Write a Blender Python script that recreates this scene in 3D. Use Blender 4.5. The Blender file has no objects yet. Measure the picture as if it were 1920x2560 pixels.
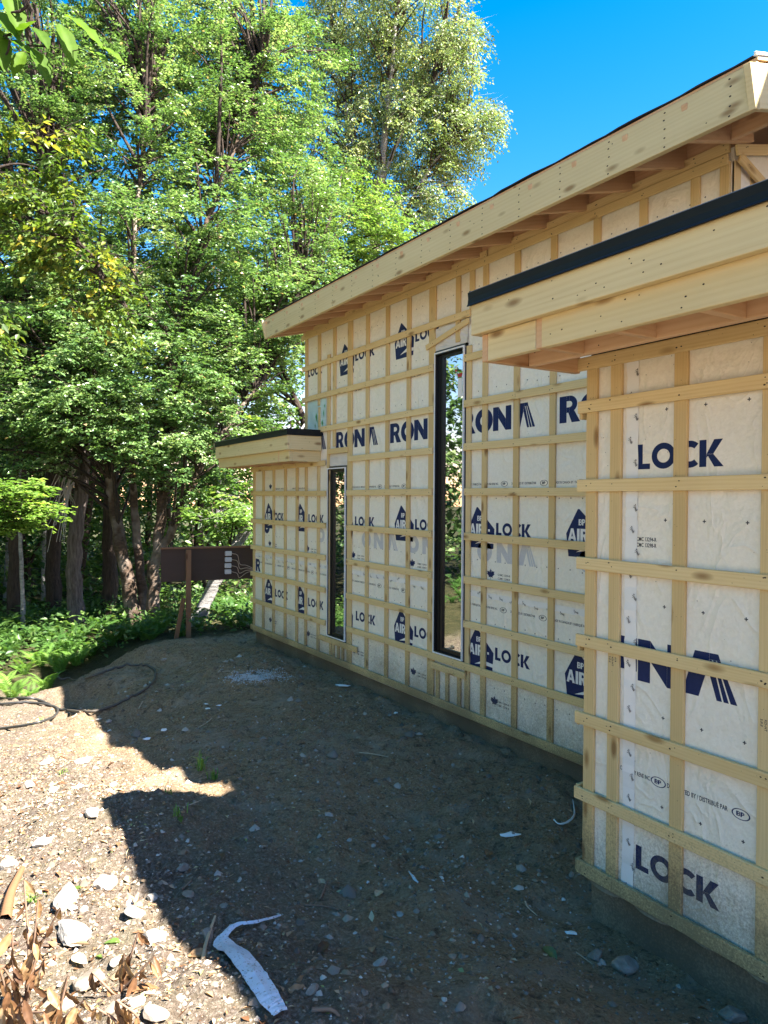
import bpy, math, random
import numpy as np
from mathutils import Vector, Matrix
random.seed(7); rng = np.random.default_rng(7)
D = bpy.data; COL = bpy.context.scene.collection
R = math.radians

# ------------------------------------------------------------------ camera
H = 2.10                      # eye height above the foot of the long wall
F = 1840.; YAW = R(31.67); PIT = R(1.0); ROL = R(.3)
fwd = np.array([math.sin(YAW)*math.cos(PIT), math.cos(YAW)*math.cos(PIT), -math.sin(PIT)])
r0 = np.array([math.cos(YAW), -math.sin(YAW), 0.]); u0 = np.cross(r0, fwd)
cr = r0*math.cos(ROL)+u0*math.sin(ROL); cu = -r0*math.sin(ROL)+u0*math.cos(ROL)
EYE = np.array([0, 0, H])
def ray(px, py):
    return fwd*F+cr*(px-960)+cu*(1280-py)
def W(px, py, z):             # world point seen at a photo pixel, z metres deep
    d = ray(px, py); return EYE+d*(z/(d@fwd))

# ------------------------------------------------------------------ terrain
CP = [(0,0,-1.72),(.5,1.5,-1.74),(-1,2,-1.76),(-4,0,-1.8),(1.6,1.6,-1.86),(2.2,1.2,-2.0),(2.9,1.5,-2.16),(2.9,0,-2.16),(2.9,2.6,-2.15),
      (.94,2.31,-1.77),(.86,3.32,-1.87),(.90,4.47,-1.84),(1.5,5.9,-2.17),(1.4,7.4,-2.33),(1.3,9.2,-2.52),(1.26,11.0,-2.68),(1.36,11.7,-2.52),(.2,9,-2.5),(.3,7,-2.25),
      (2.8,3.6,-2.14),(4.1,3.2,-2.13),(4.1,4.5,-2.12),(4.1,6,-2.11),(4.1,8,-2.11),(4.1,10,-2.11),(1.7,3,-1.98),
      (1.7,4.7,-1.96),(1.75,5.3,-2.02),(0,5,-1.98),(-1,6,-2.15),(2.4,6.5,-2.10),(3.0,8.2,-1.98),(2.8,10,-2.0),(2.2,8.4,-2.16),
      (2.1,9.6,-2.2),(0,11,-2.6),(-3,10,-2.6),(-5,6,-2.3),(3.6,11.6,-2.15),(3.2,13,-2.3),(6,13,-2.3),(8,18,-2.6),(0,18,-2.75),
      (-8,12,-2.7),(-12,0,-2.2),(10,30,-2.6),(-10,30,-2.6),(20,20,-2.5),(8,-6,-2.0),(0,-8,-1.9),(8,4,-2.1),(60,60,-2.5),(-60,60,-2.5),(-60,-60,-2.3),(60,-60,-2.3)]
CPA = np.array(CP)
def hrel(x, y):
    x = np.asarray(x, float); y = np.asarray(y, float)
    if x.size < 20000:
        w = 1/((x[..., None]-CPA[:, 0])**2+(y[..., None]-CPA[:, 1])**2+.12)**2
        return (w*CPA[:, 2]).sum(-1)/w.sum(-1)
    num = 0; den = 0
    for a, b, c in CP:
        w = 1/((x-a)**2+(y-b)**2+.12)**2
        num = num+w*c; den = den+w
    return num/den
LAT = [np.random.default_rng(100+i).random((64, 64)) for i in range(8)]
def vnoise(x, y, k):
    L = LAT[k % 8]; xi = np.floor(x).astype(int); yi = np.floor(y).astype(int)
    fx = x-xi; fy = y-yi; fx = fx*fx*(3-2*fx); fy = fy*fy*(3-2*fy)
    a = L[xi % 64, yi % 64]; b = L[(xi+1) % 64, yi % 64]; c = L[xi % 64, (yi+1) % 64]; d = L[(xi+1) % 64, (yi+1) % 64]
    return (a*(1-fx)+b*fx)*(1-fy)+(c*(1-fx)+d*fx)*fy-.5
def ground(x, y, fine=True):
    x = np.asarray(x, float); y = np.asarray(y, float)
    z = H+hrel(x, y)
    z = z+.05*vnoise(x*.9+3, y*.9, 0)+.045*vnoise(x*2.3, y*2.3+7, 1)+.04*vnoise(x*5.1, y*5.1, 2)
    if fine:
        k = .6+1.2*np.clip(vnoise(x*1.1, y*1.1, 6)+.35, 0, 1)
        z = z+k*(.030*vnoise(x*11, y*11, 3)+.022*vnoise(x*23, y*23, 4)+.013*vnoise(x*43, y*43, 5))
    return z
def at(px, py):
    d = ray(px, py); d = d/np.linalg.norm(d); t = np.arange(1.2, 30, .05)
    P = EYE+d*t[:, None]; below = P[:, 2] <= ground(P[:, 0], P[:, 1])
    i = int(np.argmax(below)) if below.any() else len(t)-1
    t2 = np.linspace(t[max(i-1, 0)], t[i], 12); P = EYE+d*t2[:, None]; below = P[:, 2] <= ground(P[:, 0], P[:, 1])
    return P[int(np.argmax(below)) if below.any() else -1]

# ------------------------------------------------------------------ mesh helpers
def link(o, parent=None):
    COL.objects.link(o)
    if parent is not None: o.parent = parent
    return o
def np_mesh(name, V, Fs, mats=(), midx=None, smooth=False, attr=None):
    """V Nx3, Fs: int array (M,k) or list of such arrays"""
    me = D.meshes.new(name)
    if not isinstance(Fs, list): Fs = [Fs]
    Fs = [np.asarray(f, dtype=np.int32) for f in Fs if len(f)]
    loops = np.concatenate([f.ravel() for f in Fs]); counts = np.concatenate([np.full(len(f), f.shape[1]) for f in Fs])
    starts = np.concatenate([[0], np.cumsum(counts)[:-1]]).astype(np.int32)
    V = np.asarray(V, dtype=np.float32)
    me.vertices.add(len(V)); me.vertices.foreach_set('co', V.ravel())
    me.loops.add(len(loops)); me.loops.foreach_set('vertex_index', loops.astype(np.int32))
    me.polygons.add(len(starts)); me.polygons.foreach_set('loop_start', starts)
    for m in mats: me.materials.append(m)
    if midx is not None: me.polygons.foreach_set('material_index', np.asarray(midx, dtype=np.int32))
    if smooth: me.polygons.foreach_set('use_smooth', np.ones(len(starts), dtype=bool))
    if attr is not None:
        a = me.attributes.new('rnd', 'FLOAT', 'POINT'); a.data.foreach_set('value', np.asarray(attr, dtype=np.float32))
    me.update(calc_edges=True); me.validate()
    return me
def obj(name, me, parent=None, **props):
    o = D.objects.new(name, me); link(o, parent)
    for k, v in props.items(): o[k] = v
    return o
def empty(name, loc, label, cat, group=None):
    o = D.objects.new(name, None); link(o); o.location = loc; o.empty_display_size = .1
    o['label'] = label; o['category'] = cat
    if group: o['group'] = group
    return o
def tag(o, label, cat, group=None):
    o['label'] = label; o['category'] = cat
    if group: o['group'] = group
    return o
class MB:
    def __init__(s): s.v = []; s.f = []; s.m = []
    def face(s, pts, m=0):
        i = len(s.v); s.v += [tuple(p) for p in pts]; s.f.append(tuple(range(i, i+len(pts)))); s.m.append(m)
    def box(s, x0, y0, z0, x1, y1, z1, m=0):
        x0, x1 = min(x0, x1), max(x0, x1); y0, y1 = min(y0, y1), max(y0, y1); z0, z1 = min(z0, z1), max(z0, z1)
        i = len(s.v)
        s.v += [(x0,y0,z0),(x1,y0,z0),(x1,y1,z0),(x0,y1,z0),(x0,y0,z1),(x1,y0,z1),(x1,y1,z1),(x0,y1,z1)]
        for f in ((0,3,2,1),(4,5,6,7),(0,1,5,4),(1,2,6,5),(2,3,7,6),(3,0,4,7)): s.f.append(tuple(i+k for k in f)); s.m.append(m)
    def mesh(s, name, mats, smooth=False):
        me = D.meshes.new(name); me.from_pydata(s.v, [], s.f)
        for m in mats: me.materials.append(m)
        me.polygons.foreach_set('material_index', s.m)
        if smooth: me.polygons.foreach_set('use_smooth', [True]*len(s.f))
        me.update(); return me
def tube(path, radii, n=8, cap=True):
    P = np.asarray(path, float); k = len(P); Rr = np.broadcast_to(np.asarray(radii, float), (k,))
    T = np.gradient(P, axis=0); T /= np.linalg.norm(T, axis=1)[:, None]+1e-9
    a = np.array([0, 0, 1.]) if abs(T[0][2]) < .8 else np.array([1., 0, 0])
    V = []
    N = np.cross(T[0], a); N /= np.linalg.norm(N)
    for i in range(k):
        N = N-T[i]*(N@T[i]); N /= np.linalg.norm(N)+1e-9; B = np.cross(T[i], N)
        th = np.arange(n)*2*math.pi/n
        V.append(P[i]+Rr[i]*(np.cos(th)[:, None]*N+np.sin(th)[:, None]*B))
    V = np.concatenate(V); Fq = []
    for i in range(k-1):
        for j in range(n):
            a_, b_ = i*n+j, i*n+(j+1) % n
            Fq.append((a_, b_, b_+n, a_+n))
    return V, np.array(Fq)
def join(parts):
    V = []; Fs = []; o = 0
    for v, f in parts:
        V.append(v); Fs.append(f+o); o += len(v)
    return np.concatenate(V), np.concatenate(Fs)
def smoothpath(pts, n=6):
    P = np.array(pts, float); P = np.vstack([2*P[0]-P[1], P, 2*P[-1]-P[-2]]); out = []
    for i in range(1, len(P)-2):
        for t in np.linspace(0, 1, n, endpoint=False):
            a, b, c, d = P[i-1], P[i], P[i+1], P[i+2]
            out.append(.5*((2*b)+(c-a)*t+(2*a-5*b+4*c-d)*t*t+(3*b-a-3*c+d)*t**3))
    out.append(P[-2]); return np.array(out)

# ------------------------------------------------------------------ materials
class NT:
    def __init__(s, name):
        s.m = D.materials.new(name); s.m.use_nodes = True; s.t = s.m.node_tree; s.t.nodes.clear()
        s.out = s.n('ShaderNodeOutputMaterial')
    def n(s, typ, **kw):
        nd = s.t.nodes.new(typ)
        for k, v in kw.items():
            if k.startswith('i_'):
                key = k[2:].replace('_', ' ')
                nd.inputs[int(key) if key.isdigit() else key].default_value = v
            else: setattr(nd, k, v)
        return nd
    def l(s, a, b): s.t.links.new(a, b)
    def ramp(s, fac, stops, interp='LINEAR'):
        r = s.n('ShaderNodeValToRGB'); r.color_ramp.interpolation = interp; e = r.color_ramp.elements
        while len(e) < len(stops): e.new(.5)
        for i, (p, c) in enumerate(stops):
            e[i].position = p; e[i].color = (*c, 1) if len(c) == 3 else c
        s.l(fac, r.inputs[0]); return r.outputs[0]
    def mix(s, fac, a, b, blend='MIX'):
        nd = s.n('ShaderNodeMix', data_type='RGBA', blend_type=blend)
        for sock, v in ((nd.inputs[0], fac), (nd.inputs[6], a), (nd.inputs[7], b)):
            if hasattr(v, 'is_linked'): s.l(v, sock)
            else: sock.default_value = v if not isinstance(v, tuple) or len(v) == 4 else (*v, 1)
        return nd.outputs[2]
    def math(s, op, a, b=0., c=0.):
        nd = s.n('ShaderNodeMath', operation=op)
        for i, v in enumerate((a, b, c)):
            if hasattr(v, 'is_linked'): s.l(v, nd.inputs[i])
            else: nd.inputs[i].default_value = v
        return nd.outputs[0]
    def noise(s, vec, scale, detail=4, rough=.55, dist=0.):
        nd = s.n('ShaderNodeTexNoise'); nd.inputs['Scale'].default_value = scale; nd.inputs['Detail'].default_value = detail
        nd.inputs['Roughness'].default_value = rough; nd.inputs['Distortion'].default_value = dist
        if vec is not None: s.l(vec, nd.inputs['Vector'])
        return nd.outputs['Fac']
    def mapping(s, vec, scale=(1,1,1), loc=None):
        nd = s.n('ShaderNodeMapping'); nd.inputs['Scale'].default_value = scale; s.l(vec, nd.inputs['Vector'])
        if loc is not None: s.l(loc, nd.inputs['Location'])
        return nd.outputs[0]
    def bsdf(s, col, rough=.6, spec=.5, bump=None, bstr=.3, bdist=.01, metallic=0.):
        b = s.n('ShaderNodeBsdfPrincipled')
        for k, v in (('Base Color', col), ('Roughness', rough), ('Specular IOR Level', spec), ('Metallic', metallic)):
            if hasattr(v, 'is_linked'): s.l(v, b.inputs[k])
            else: b.inputs[k].default_value = (*v, 1) if isinstance(v, tuple) and len(v) == 3 else v
        if bump is not None:
            bp = s.n('ShaderNodeBump'); bp.inputs['Strength'].default_value = bstr; bp.inputs['Distance'].default_value = bdist
            s.l(bump, bp.inputs['Height']); s.l(bp.outputs[0], b.inputs['Normal'])
        s.l(b.outputs[0], s.out.inputs[0]); return b
def simple(name, col, rough=.6, spec=.4, var=.15, scale=20):
    t = NT(name); tc = t.n('ShaderNodeTexCoord').outputs['Object']
    n = t.noise(tc, scale)
    c = t.mix(n, tuple(v*(1-var) for v in col), tuple(min(1, v*(1+var)) for v in col))
    t.bsdf(c, rough, spec, n, .2, .004); return t.m

def mud_factor(t):
    g = t.n('ShaderNodeNewGeometry').outputs['Position']; sp = t.n('ShaderNodeSeparateXYZ'); t.l(g, sp.inputs[0])
    h = t.n('ShaderNodeMapRange', i_1=.18, i_2=.75, i_3=1., i_4=0.); t.l(sp.outputs[2], h.inputs[0])
    n1 = t.noise(g, 95, 3, .8); n2 = t.noise(g, 2.2, 3)
    k = t.math('MULTIPLY', h.outputs[0], t.math('MULTIPLY', n2, 2.0))
    k2 = t.math('ADD', t.math('MULTIPLY', k, .45), t.math('SUBTRACT', n1, .62))
    r = t.n('ShaderNodeMapRange', i_1=0., i_2=.34, i_3=0., i_4=.7); t.l(k2, r.inputs[0])
    return t.math('MULTIPLY', r.outputs[0], t.math('MINIMUM', t.math('MULTIPLY', h.outputs[0], 4.), 1.))
def wood(name, light, dark, knot=True, mud=True, rough=.62, gs=1.):
    t = NT(name); tc = t.n('ShaderNodeTexCoord').outputs['Object']; oi = t.n('ShaderNodeObjectInfo')
    off = t.n('ShaderNodeCombineXYZ'); r50 = t.math('MULTIPLY', oi.outputs['Random'], 57.)
    t.l(r50, off.inputs[0]); t.l(t.math('MULTIPLY', oi.outputs['Random'], 13.7), off.inputs[1])
    v = t.mapping(tc, (1, 1, 1), off.outputs[0])
    vg = t.mapping(v, (1.1*gs, 16*gs, 16*gs))
    warp = t.noise(vg, 1.2, 2)
    bands = t.n('ShaderNodeTexWave', wave_type='BANDS', bands_direction='Y'); bands.inputs['Scale'].default_value = 1.3
    bands.inputs['Distortion'].default_value = 7; bands.inputs['Detail'].default_value = 2; bands.inputs['Detail Scale'].default_value = .8
    t.l(vg, bands.inputs['Vector'])
    fine = t.noise(t.mapping(v, (5, 190, 190)), 1., 3, .6)
    k = t.math('ADD', t.math('MULTIPLY', bands.outputs['Fac'], .20), t.math('ADD', t.math('MULTIPLY', fine, .35), t.math('MULTIPLY', warp, .50)))
    c = t.ramp(k, [(.25, light), (.62, tuple(a*.62+b*.38 for a, b in zip(light, dark))), (.85, dark)])
    patch = t.noise(t.mapping(v, (1.1, 2.5, 2.5)), 1.7, 2)
    c = t.mix(t.math('MULTIPLY', patch, .35), c, tuple(x*.72 for x in dark))
    if knot:
        vo = t.n('ShaderNodeTexVoronoi', feature='F1'); vo.inputs['Scale'].default_value = 1.
        vo.inputs['Randomness'].default_value = 1
        t.l(t.mapping(v, (3.2, 9, 9)), vo.inputs['Vector'])
        kr = t.n('ShaderNodeMapRange', i_1=.09, i_2=.22, i_3=.95, i_4=0.); t.l(vo.outputs['Distance'], kr.inputs[0])
        c = t.mix(kr.outputs[0], c, (dark[0]*.42, dark[1]*.33, dark[2]*.3))
    # board to board tint
    c = t.mix(t.math('MULTIPLY', oi.outputs['Random'], .38), c, (dark[0]*.9, dark[1]*.85, dark[2]*.7))
    if mud: c = t.mix(mud_factor(t), c, (.085, .07, .05))
    t.bsdf(c, rough, .25, fine, .25, .002); return t.m
M = {}
M['strap'] = wood('spruce strapping', (.86, .69, .37), (.60, .42, .18))
M['furring'] = wood('spruce furring', (.77, .60, .31), (.52, .36, .155))
M['fascia'] = wood('spruce fascia', (.80, .68, .39), (.60, .46, .23), gs=.55)
M['joist'] = wood('spruce joist', (.80, .56, .35), (.58, .34, .18), gs=.6, mud=False)
M['redwood'] = wood('stained post', (.27, .15, .08), (.14, .07, .04), mud=False)
M['nail'] = simple('nail head', (.035, .02, .015), .6, .3)
M['navy'] = None

def house_wrap():
    t = NT('house wrap'); tc = t.n('ShaderNodeTexCoord').outputs['Object']
    big = t.noise(tc, 1.6, 3, .5); mid = t.noise(tc, 7, 4, .6)
    mott = t.noise(tc, 42, 5, .7)
    # diagonal creases
    wv = t.noise(t.mapping(tc, (2.2, 2.2, 1.5)), 1.5, 3, .5, 1.1)
    cre = t.math('ABSOLUTE', t.math('SUBTRACT', wv, .5))
    cre = t.math('POWER', t.math('SUBTRACT', 1., t.math('MINIMUM', t.math('MULTIPLY', cre, 9.), 1.)), 2.)
    c = t.ramp(mott, [(.3, (.77, .725, .61)), (.7, (.86, .82, .705))])
    c = t.mix(t.math('MULTIPLY', big, .22), c, (.68, .635, .54))
    vo = t.n('ShaderNodeTexVoronoi', feature='F1'); vo.inputs['Scale'].default_value = 17.; t.l(tc, vo.inputs['Vector'])
    dot = t.math('LESS_THAN', vo.outputs['Distance'], .045)
    c = t.mix(t.math('MULTIPLY', dot, .7), c, (.10, .10, .10))
    c = t.mix(mud_factor(t), c, (.24, .195, .13))
    h = t.math('ADD', t.math('MULTIPLY', cre, .35), t.math('ADD', t.math('MULTIPLY', mid, 1.4), t.math('MULTIPLY', mott, .12)))
    t.bsdf(c, .42, .4, h, .42, .03); return t.m
M['wrap'] = house_wrap()
def ink(name, col, amt=.1):
    t = NT(name); tc = t.n('ShaderNodeTexCoord').outputs['Object']
    n = t.noise(tc, 60, 4, .7)
    c = t.mix(n, tuple(v*.8 for v in col), tuple(v*1.25 for v in col)); c = t.mix(mud_factor(t), c, (.13, .115, .09))
    mid = t.noise(tc, 7, 4, .6)
    t.bsdf(c, .5, .22, mid, .3, .02); return t.m
M['navy'] = ink('navy print', (.008, .020, .085)); M['ghost'] = ink('faint print', (.50, .50, .51)); M['white'] = ink('white print', (.74, .73, .70))
M['black ink'] = ink('black print', (.03, .035, .05))
M['seal'] = simple('clear seam tape', (.80, .79, .76), .18, .6, .05)
M['hem'] = simple('muddy wrap edge', (.22, .185, .13), .6, .2, .35, 60)
M['flash'] = simple('grey flashing', (.63, .60, .55), .4, .4, .1, 9)
M['bluefilm'] = simple('blue film', (.50, .66, .68), .25, .5, .15, 8); M['greenp'] = simple('green print', (.06, .30, .10), .4)
M['black metal'] = simple('black painted steel', (.010, .012, .014), .5, .22, .2, 5)
M['jamb'] = simple('black window jamb', (.010, .010, .011), .38, .4, .1, 8)
M['liner'] = simple('white liner', (.78, .78, .76), .4, .4, .05); M['tape'] = simple('black tape', (.02, .022, .024), .35, .5, .2)
M['red'] = simple('red sticker', (.45, .03, .03), .4)
M['shingle'] = simple('asphalt shingle', (.045, .045, .05), .85, .2, .4, 120)
M['dark void'] = simple('painted dark gap', (.03, .03, .03), .8, .2)
def concrete():
    t = NT('parged concrete'); tc = t.n('ShaderNodeTexCoord').outputs['Object']
    n = t.noise(tc, 3, 6, .65); f = t.noise(tc, 70, 4, .7)
    c = t.ramp(n, [(.3, (.27, .195, .125)), (.7, (.40, .31, .21))]); c = t.mix(t.math('MULTIPLY', f, .5), c, (.10, .09, .06))
    c = t.mix(mud_factor(t), c, (.07, .06, .045))
    t.bsdf(c, .85, .2, f, .5, .006); return t.m
M['concrete'] = concrete()
def glass():
    t = NT('window glass'); tc = t.n('ShaderNodeTexCoord').outputs['Object']
    n = t.noise(tc, 1.7, 1)
    b = t.bsdf((.012, .014, .013), .015, 1.0, n, .04, .01)
    b.inputs['IOR'].default_value = 2.6; gl = t.n('ShaderNodeBsdfGlossy'); gl.inputs['Roughness'].default_value = .01; gl.inputs[0].default_value = (.75, .8, .78, 1); mx = t.n('ShaderNodeMixShader'); mx.inputs[0].default_value = .26
    t.l(b.outputs[0], mx.inputs[1]); t.l(gl.outputs[0], mx.inputs[2]); t.l(mx.outputs[0], t.out.inputs[0])
    return t.m
M['glass'] = glass()
def ground_mat():
    t = NT('dirt'); g = t.n('ShaderNodeNewGeometry').outputs['Position']; sp = t.n('ShaderNodeSeparateXYZ'); t.l(g, sp.inputs[0])
    big = t.noise(g, .9, 4, .6); mid = t.noise(g, 6, 5, .65); fine = t.noise(g, 55, 5, .75); vf = t.noise(g, 190, 3, .8)
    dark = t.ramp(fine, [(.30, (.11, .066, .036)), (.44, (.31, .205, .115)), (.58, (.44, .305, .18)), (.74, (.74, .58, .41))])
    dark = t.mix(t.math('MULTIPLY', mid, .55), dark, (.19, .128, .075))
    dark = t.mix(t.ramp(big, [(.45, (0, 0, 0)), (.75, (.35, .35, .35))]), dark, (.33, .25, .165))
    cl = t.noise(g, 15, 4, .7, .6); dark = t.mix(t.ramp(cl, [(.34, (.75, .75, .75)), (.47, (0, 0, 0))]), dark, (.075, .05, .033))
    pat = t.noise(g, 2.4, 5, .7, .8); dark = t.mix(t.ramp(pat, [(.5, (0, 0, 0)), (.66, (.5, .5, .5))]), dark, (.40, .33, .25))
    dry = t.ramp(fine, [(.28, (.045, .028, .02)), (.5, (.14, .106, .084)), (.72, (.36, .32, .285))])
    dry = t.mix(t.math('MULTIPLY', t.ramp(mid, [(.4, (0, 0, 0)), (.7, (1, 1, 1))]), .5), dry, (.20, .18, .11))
    # stony litter colour left of the track, lighter redder packed dirt colour right
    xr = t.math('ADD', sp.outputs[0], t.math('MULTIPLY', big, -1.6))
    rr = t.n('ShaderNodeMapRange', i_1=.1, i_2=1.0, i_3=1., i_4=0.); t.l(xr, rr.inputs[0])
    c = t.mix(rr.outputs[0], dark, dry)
    fl = t.ramp(mid, [(.3, (.03, .035, .015)), (.6, (.06, .055, .025)), (.8, (.10, .08, .04))])
    yy = t.math('ADD', sp.outputs[1], t.math('MULTIPLY', big, 1.5))
    ry = t.n('ShaderNodeMapRange', i_1=11.3, i_2=12.2, i_3=0., i_4=1.); t.l(yy, ry.inputs[0])
    c = t.mix(ry.outputs[0], c, fl)
    vo = t.n('ShaderNodeTexVoronoi', feature='F1'); vo.inputs['Scale'].default_value = 75.; t.l(g, vo.inputs['Vector'])
    peb = t.n('ShaderNodeMapRange', i_1=.12, i_2=.3, i_3=1., i_4=0.); t.l(vo.outputs['Distance'], peb.inputs[0])
    sel = t.math('GREATER_THAN', t.noise(g, 26, 2), .56)
    pf = t.math('MULTIPLY', peb.outputs[0], sel)
    c = t.mix(t.math('MULTIPLY', pf, .45), c, (.33, .30, .26))
    h = t.math('ADD', t.math('ADD', t.math('MULTIPLY', fine, .9), t.math('MULTIPLY', vf, .3)), t.math('ADD', t.math('MULTIPLY', pf, .3), t.math('MULTIPLY', mid, .9)))
    t.bsdf(c, .9, .15, h, 1., .03); return t.m
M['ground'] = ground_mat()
def leafmat(name, stops, trans=.35, rough=.42, spec=.5):
    t = NT(name); a = t.n('ShaderNodeAttribute', attribute_name='rnd').outputs['Fac']
    c = t.ramp(a, stops)
    b = t.bsdf(c, rough, spec)
    tr = t.n('ShaderNodeBsdfTranslucent'); t.l(t.mix(1., c, (1.3, 1.35, .7, 1), 'MULTIPLY'), tr.inputs[0])
    mx = t.n('ShaderNodeMixShader'); mx.inputs[0].default_value = trans
    t.l(b.outputs[0], mx.inputs[1]); t.l(tr.outputs[0], mx.inputs[2]); t.l(mx.outputs[0], t.out.inputs[0]); return t.m
M['leaf'] = leafmat('broad leaf', [(0, (.04, .095, .03)), (.3, (.095, .18, .055)), (.65, (.17, .27, .095)), (.97, (.31, .385, .20)), (1, (.50, .34, .20))], .36, .32, .9)
M['leaf bright'] = leafmat('young leaf', [(0, (.07, .15, .03)), (.6, (.17, .28, .06)), (1, (.30, .38, .10))], .42, .36, .7)
M['leaf silver'] = leafmat('birch leaf', [(0, (.08, .13, .045)), (.5, (.18, .25, .085)), (.85, (.32, .37, .16)), (1, (.42, .35, .17))], .34, .4, .5)
M['leaf yellow'] = leafmat('turning leaf', [(0, (.05, .10, .02)), (.5, (.11, .17, .025)), (.9, (.22, .24, .035)), (1, (.40, .30, .05))], .45)
M['near leaf'] = leafmat('translucent leaf', [(0, (.05, .11, .01)), (.5, (.12, .22, .02)), (1, (.26, .34, .04))], .5, .6, .15)  # more translucent, less glossy green for the close leaves
M['leaf dark'] = leafmat('painted shade leaf', [(0, (.025, .065, .018)), (.6, (.07, .14, .035)), (1, (.17, .25, .07))], .38)  # darkened leaf green, woodland shade put into the colour
M['fern'] = leafmat('fern frond', [(0, (.07, .16, .03)), (.6, (.15, .28, .055)), (1, (.27, .37, .09))], .4, .5, .3)
M['fern painted shade'] = leafmat('painted shade fern', [(0, (.03, .085, .02)), (.6, (.07, .16, .035)), (1, (.15, .26, .06))], .4, .5, .3)  # darker fern copy, tree shade put into the frond colour
M['dry leaf'] = leafmat('dry leaf', [(0, (.05, .025, .014)), (.45, (.15, .075, .035)), (.8, (.30, .18, .085)), (1, (.48, .36, .22))], .15, .5, .3)
M['litter'] = leafmat('leaf litter', [(0, (.09, .04, .02)), (.35, (.24, .13, .065)), (.7, (.42, .28, .17)), (.9, (.52, .44, .28)), (1, (.20, .25, .08))], .1, .6, .2)
def bark(name, a, b, scale=(30, 30, 5), white=None):
    t = NT(name); tc = t.n('ShaderNodeTexCoord').outputs['Object']
    n = t.noise(t.mapping(tc, scale), 1., 6, .7, .4)
    c = t.ramp(n, [(.3, a), (.7, b)])
    if white:
        p = t.noise(tc, 1.8, 3, .7); c = t.mix(t.ramp(p, [(.45, (0, 0, 0)), (.6, (1, 1, 1))]), c, white)
    t.bsdf(c, .85, .2, n, 1., .03); return t.m
M['bark'] = bark('dark bark', (.02, .014, .011), (.075, .056, .046))
M['bark birch'] = bark('yellow birch bark', (.03, .02, .014), (.11, .075, .054), (9, 9, 30), (.19, .155, .13))
M['bark pale'] = bark('grey birch bark', (.13, .13, .135), (.42, .40, .39), (6, 6, 24))
M['bark snag'] = bark('grey snag bark', (.035, .026, .023), (.20, .165, .155), (30, 30, 4))
def stone(name, a, b):
    t = NT(name); tc = t.n('ShaderNodeTexCoord').outputs['Object']; oi = t.n('ShaderNodeObjectInfo').outputs['Random']
    n = t.noise(tc, 14, 5, .65); c = t.ramp(n, [(.3, a), (.7, b)])
    c = t.mix(t.math('MULTIPLY', oi, .35), c, tuple(v*.55 for v in a))
    t.bsdf(c, .8, .3, n, .7, .01); return t.m
M['stone'] = stone('pale limestone', (.24, .21, .18), (.52, .49, .44)); M['stone dark'] = stone('brown field stone', (.16, .13, .10), (.36, .31, .26))
def gravel(name='gravel stones', stops=((0, (.09, .07, .055)), (.5, (.24, .195, .155)), (.82, (.44, .39, .33)), (1, (.75, .71, .65)))):
    t = NT(name); a = t.n('ShaderNodeAttribute', attribute_name='rnd').outputs['Fac']
    c = t.ramp(a, list(stops))
    t.bsdf(c, .85, .2); return t.m
M['gravel'] = gravel()
def film():
    t = NT('dirty plastic film'); tc = t.n('ShaderNodeTexCoord').outputs['Object']
    c = t.ramp(t.noise(tc, 90, 4, .7), [(.36, (.16, .13, .10)), (.43, (.62, .68, .78))]); c = t.mix(t.math('MULTIPLY', t.noise(tc, 9, 3), .3), c, (.45, .45, .46))
    t.bsdf(c, .35, .4, t.noise(tc, 25, 3), .3, .004); return t.m
M['paper'] = film()
M['clod'] = gravel('soil clods', [(0, (.09, .058, .036)), (.6, (.25, .18, .115)), (1, (.42, .33, .24))])
M['powder'] = simple('grey powder', (.42, .42, .40), .9, .1, .25, 60)
M['hose'] = simple('black pipe', (.035, .035, .035), .4, .5, .2, 8); M['hose dusty'] = simple('dusty grey pipe', (.10, .085, .07), .6, .3, .3, 8)
M['ply'] = wood('dark plywood', (.085, .055, .042), (.05, .032, .025), False, False)
M['elbox'] = simple('pale grey plastic', (.55, .53, .52), .5, .4, .06); M['cable'] = simple('beige cable', (.45, .33, .25), .5)
M['chip'] = wood('raw wood splinter', (.62, .50, .36), (.36, .26, .17), False, False, gs=4)
M['twig'] = simple('dry twig', (.20, .13, .09), .8, .2, .3, 30); M['dead twig'] = simple('bleached twig', (.42, .38, .34), .8, .2, .2, 30)

# ------------------------------------------------------------------ ground sheet
def axis(lo, hi, step, far):
    c = list(np.arange(lo, hi+1e-6, step)); a = []; s = step; x = lo
    while x > -far: s *= 1.22; x -= s; a.append(x)
    b = []; s = step; x = hi
    while x < far: s *= 1.22; x += s; b.append(x)
    return np.array(a[::-1]+c+b)
gx = axis(-2.6, 4.3, .024, 140); gy = axis(1.2, 11.5, .03, 160)
GX, GY = np.meshgrid(gx, gy, indexing='ij'); GZ = ground(GX, GY)
nx, ny = GX.shape; idx = np.arange(nx*ny).reshape(nx, ny)
Fq = np.stack([idx[:-1, :-1].ravel(), idx[1:, :-1].ravel(), idx[1:, 1:].ravel(), idx[:-1, 1:].ravel()], 1)
go = obj('ground', np_mesh('ground', np.stack([GX.ravel(), GY.ravel(), GZ.ravel()], 1), Fq, [M['ground']], smooth=True), kind='structure')

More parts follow.
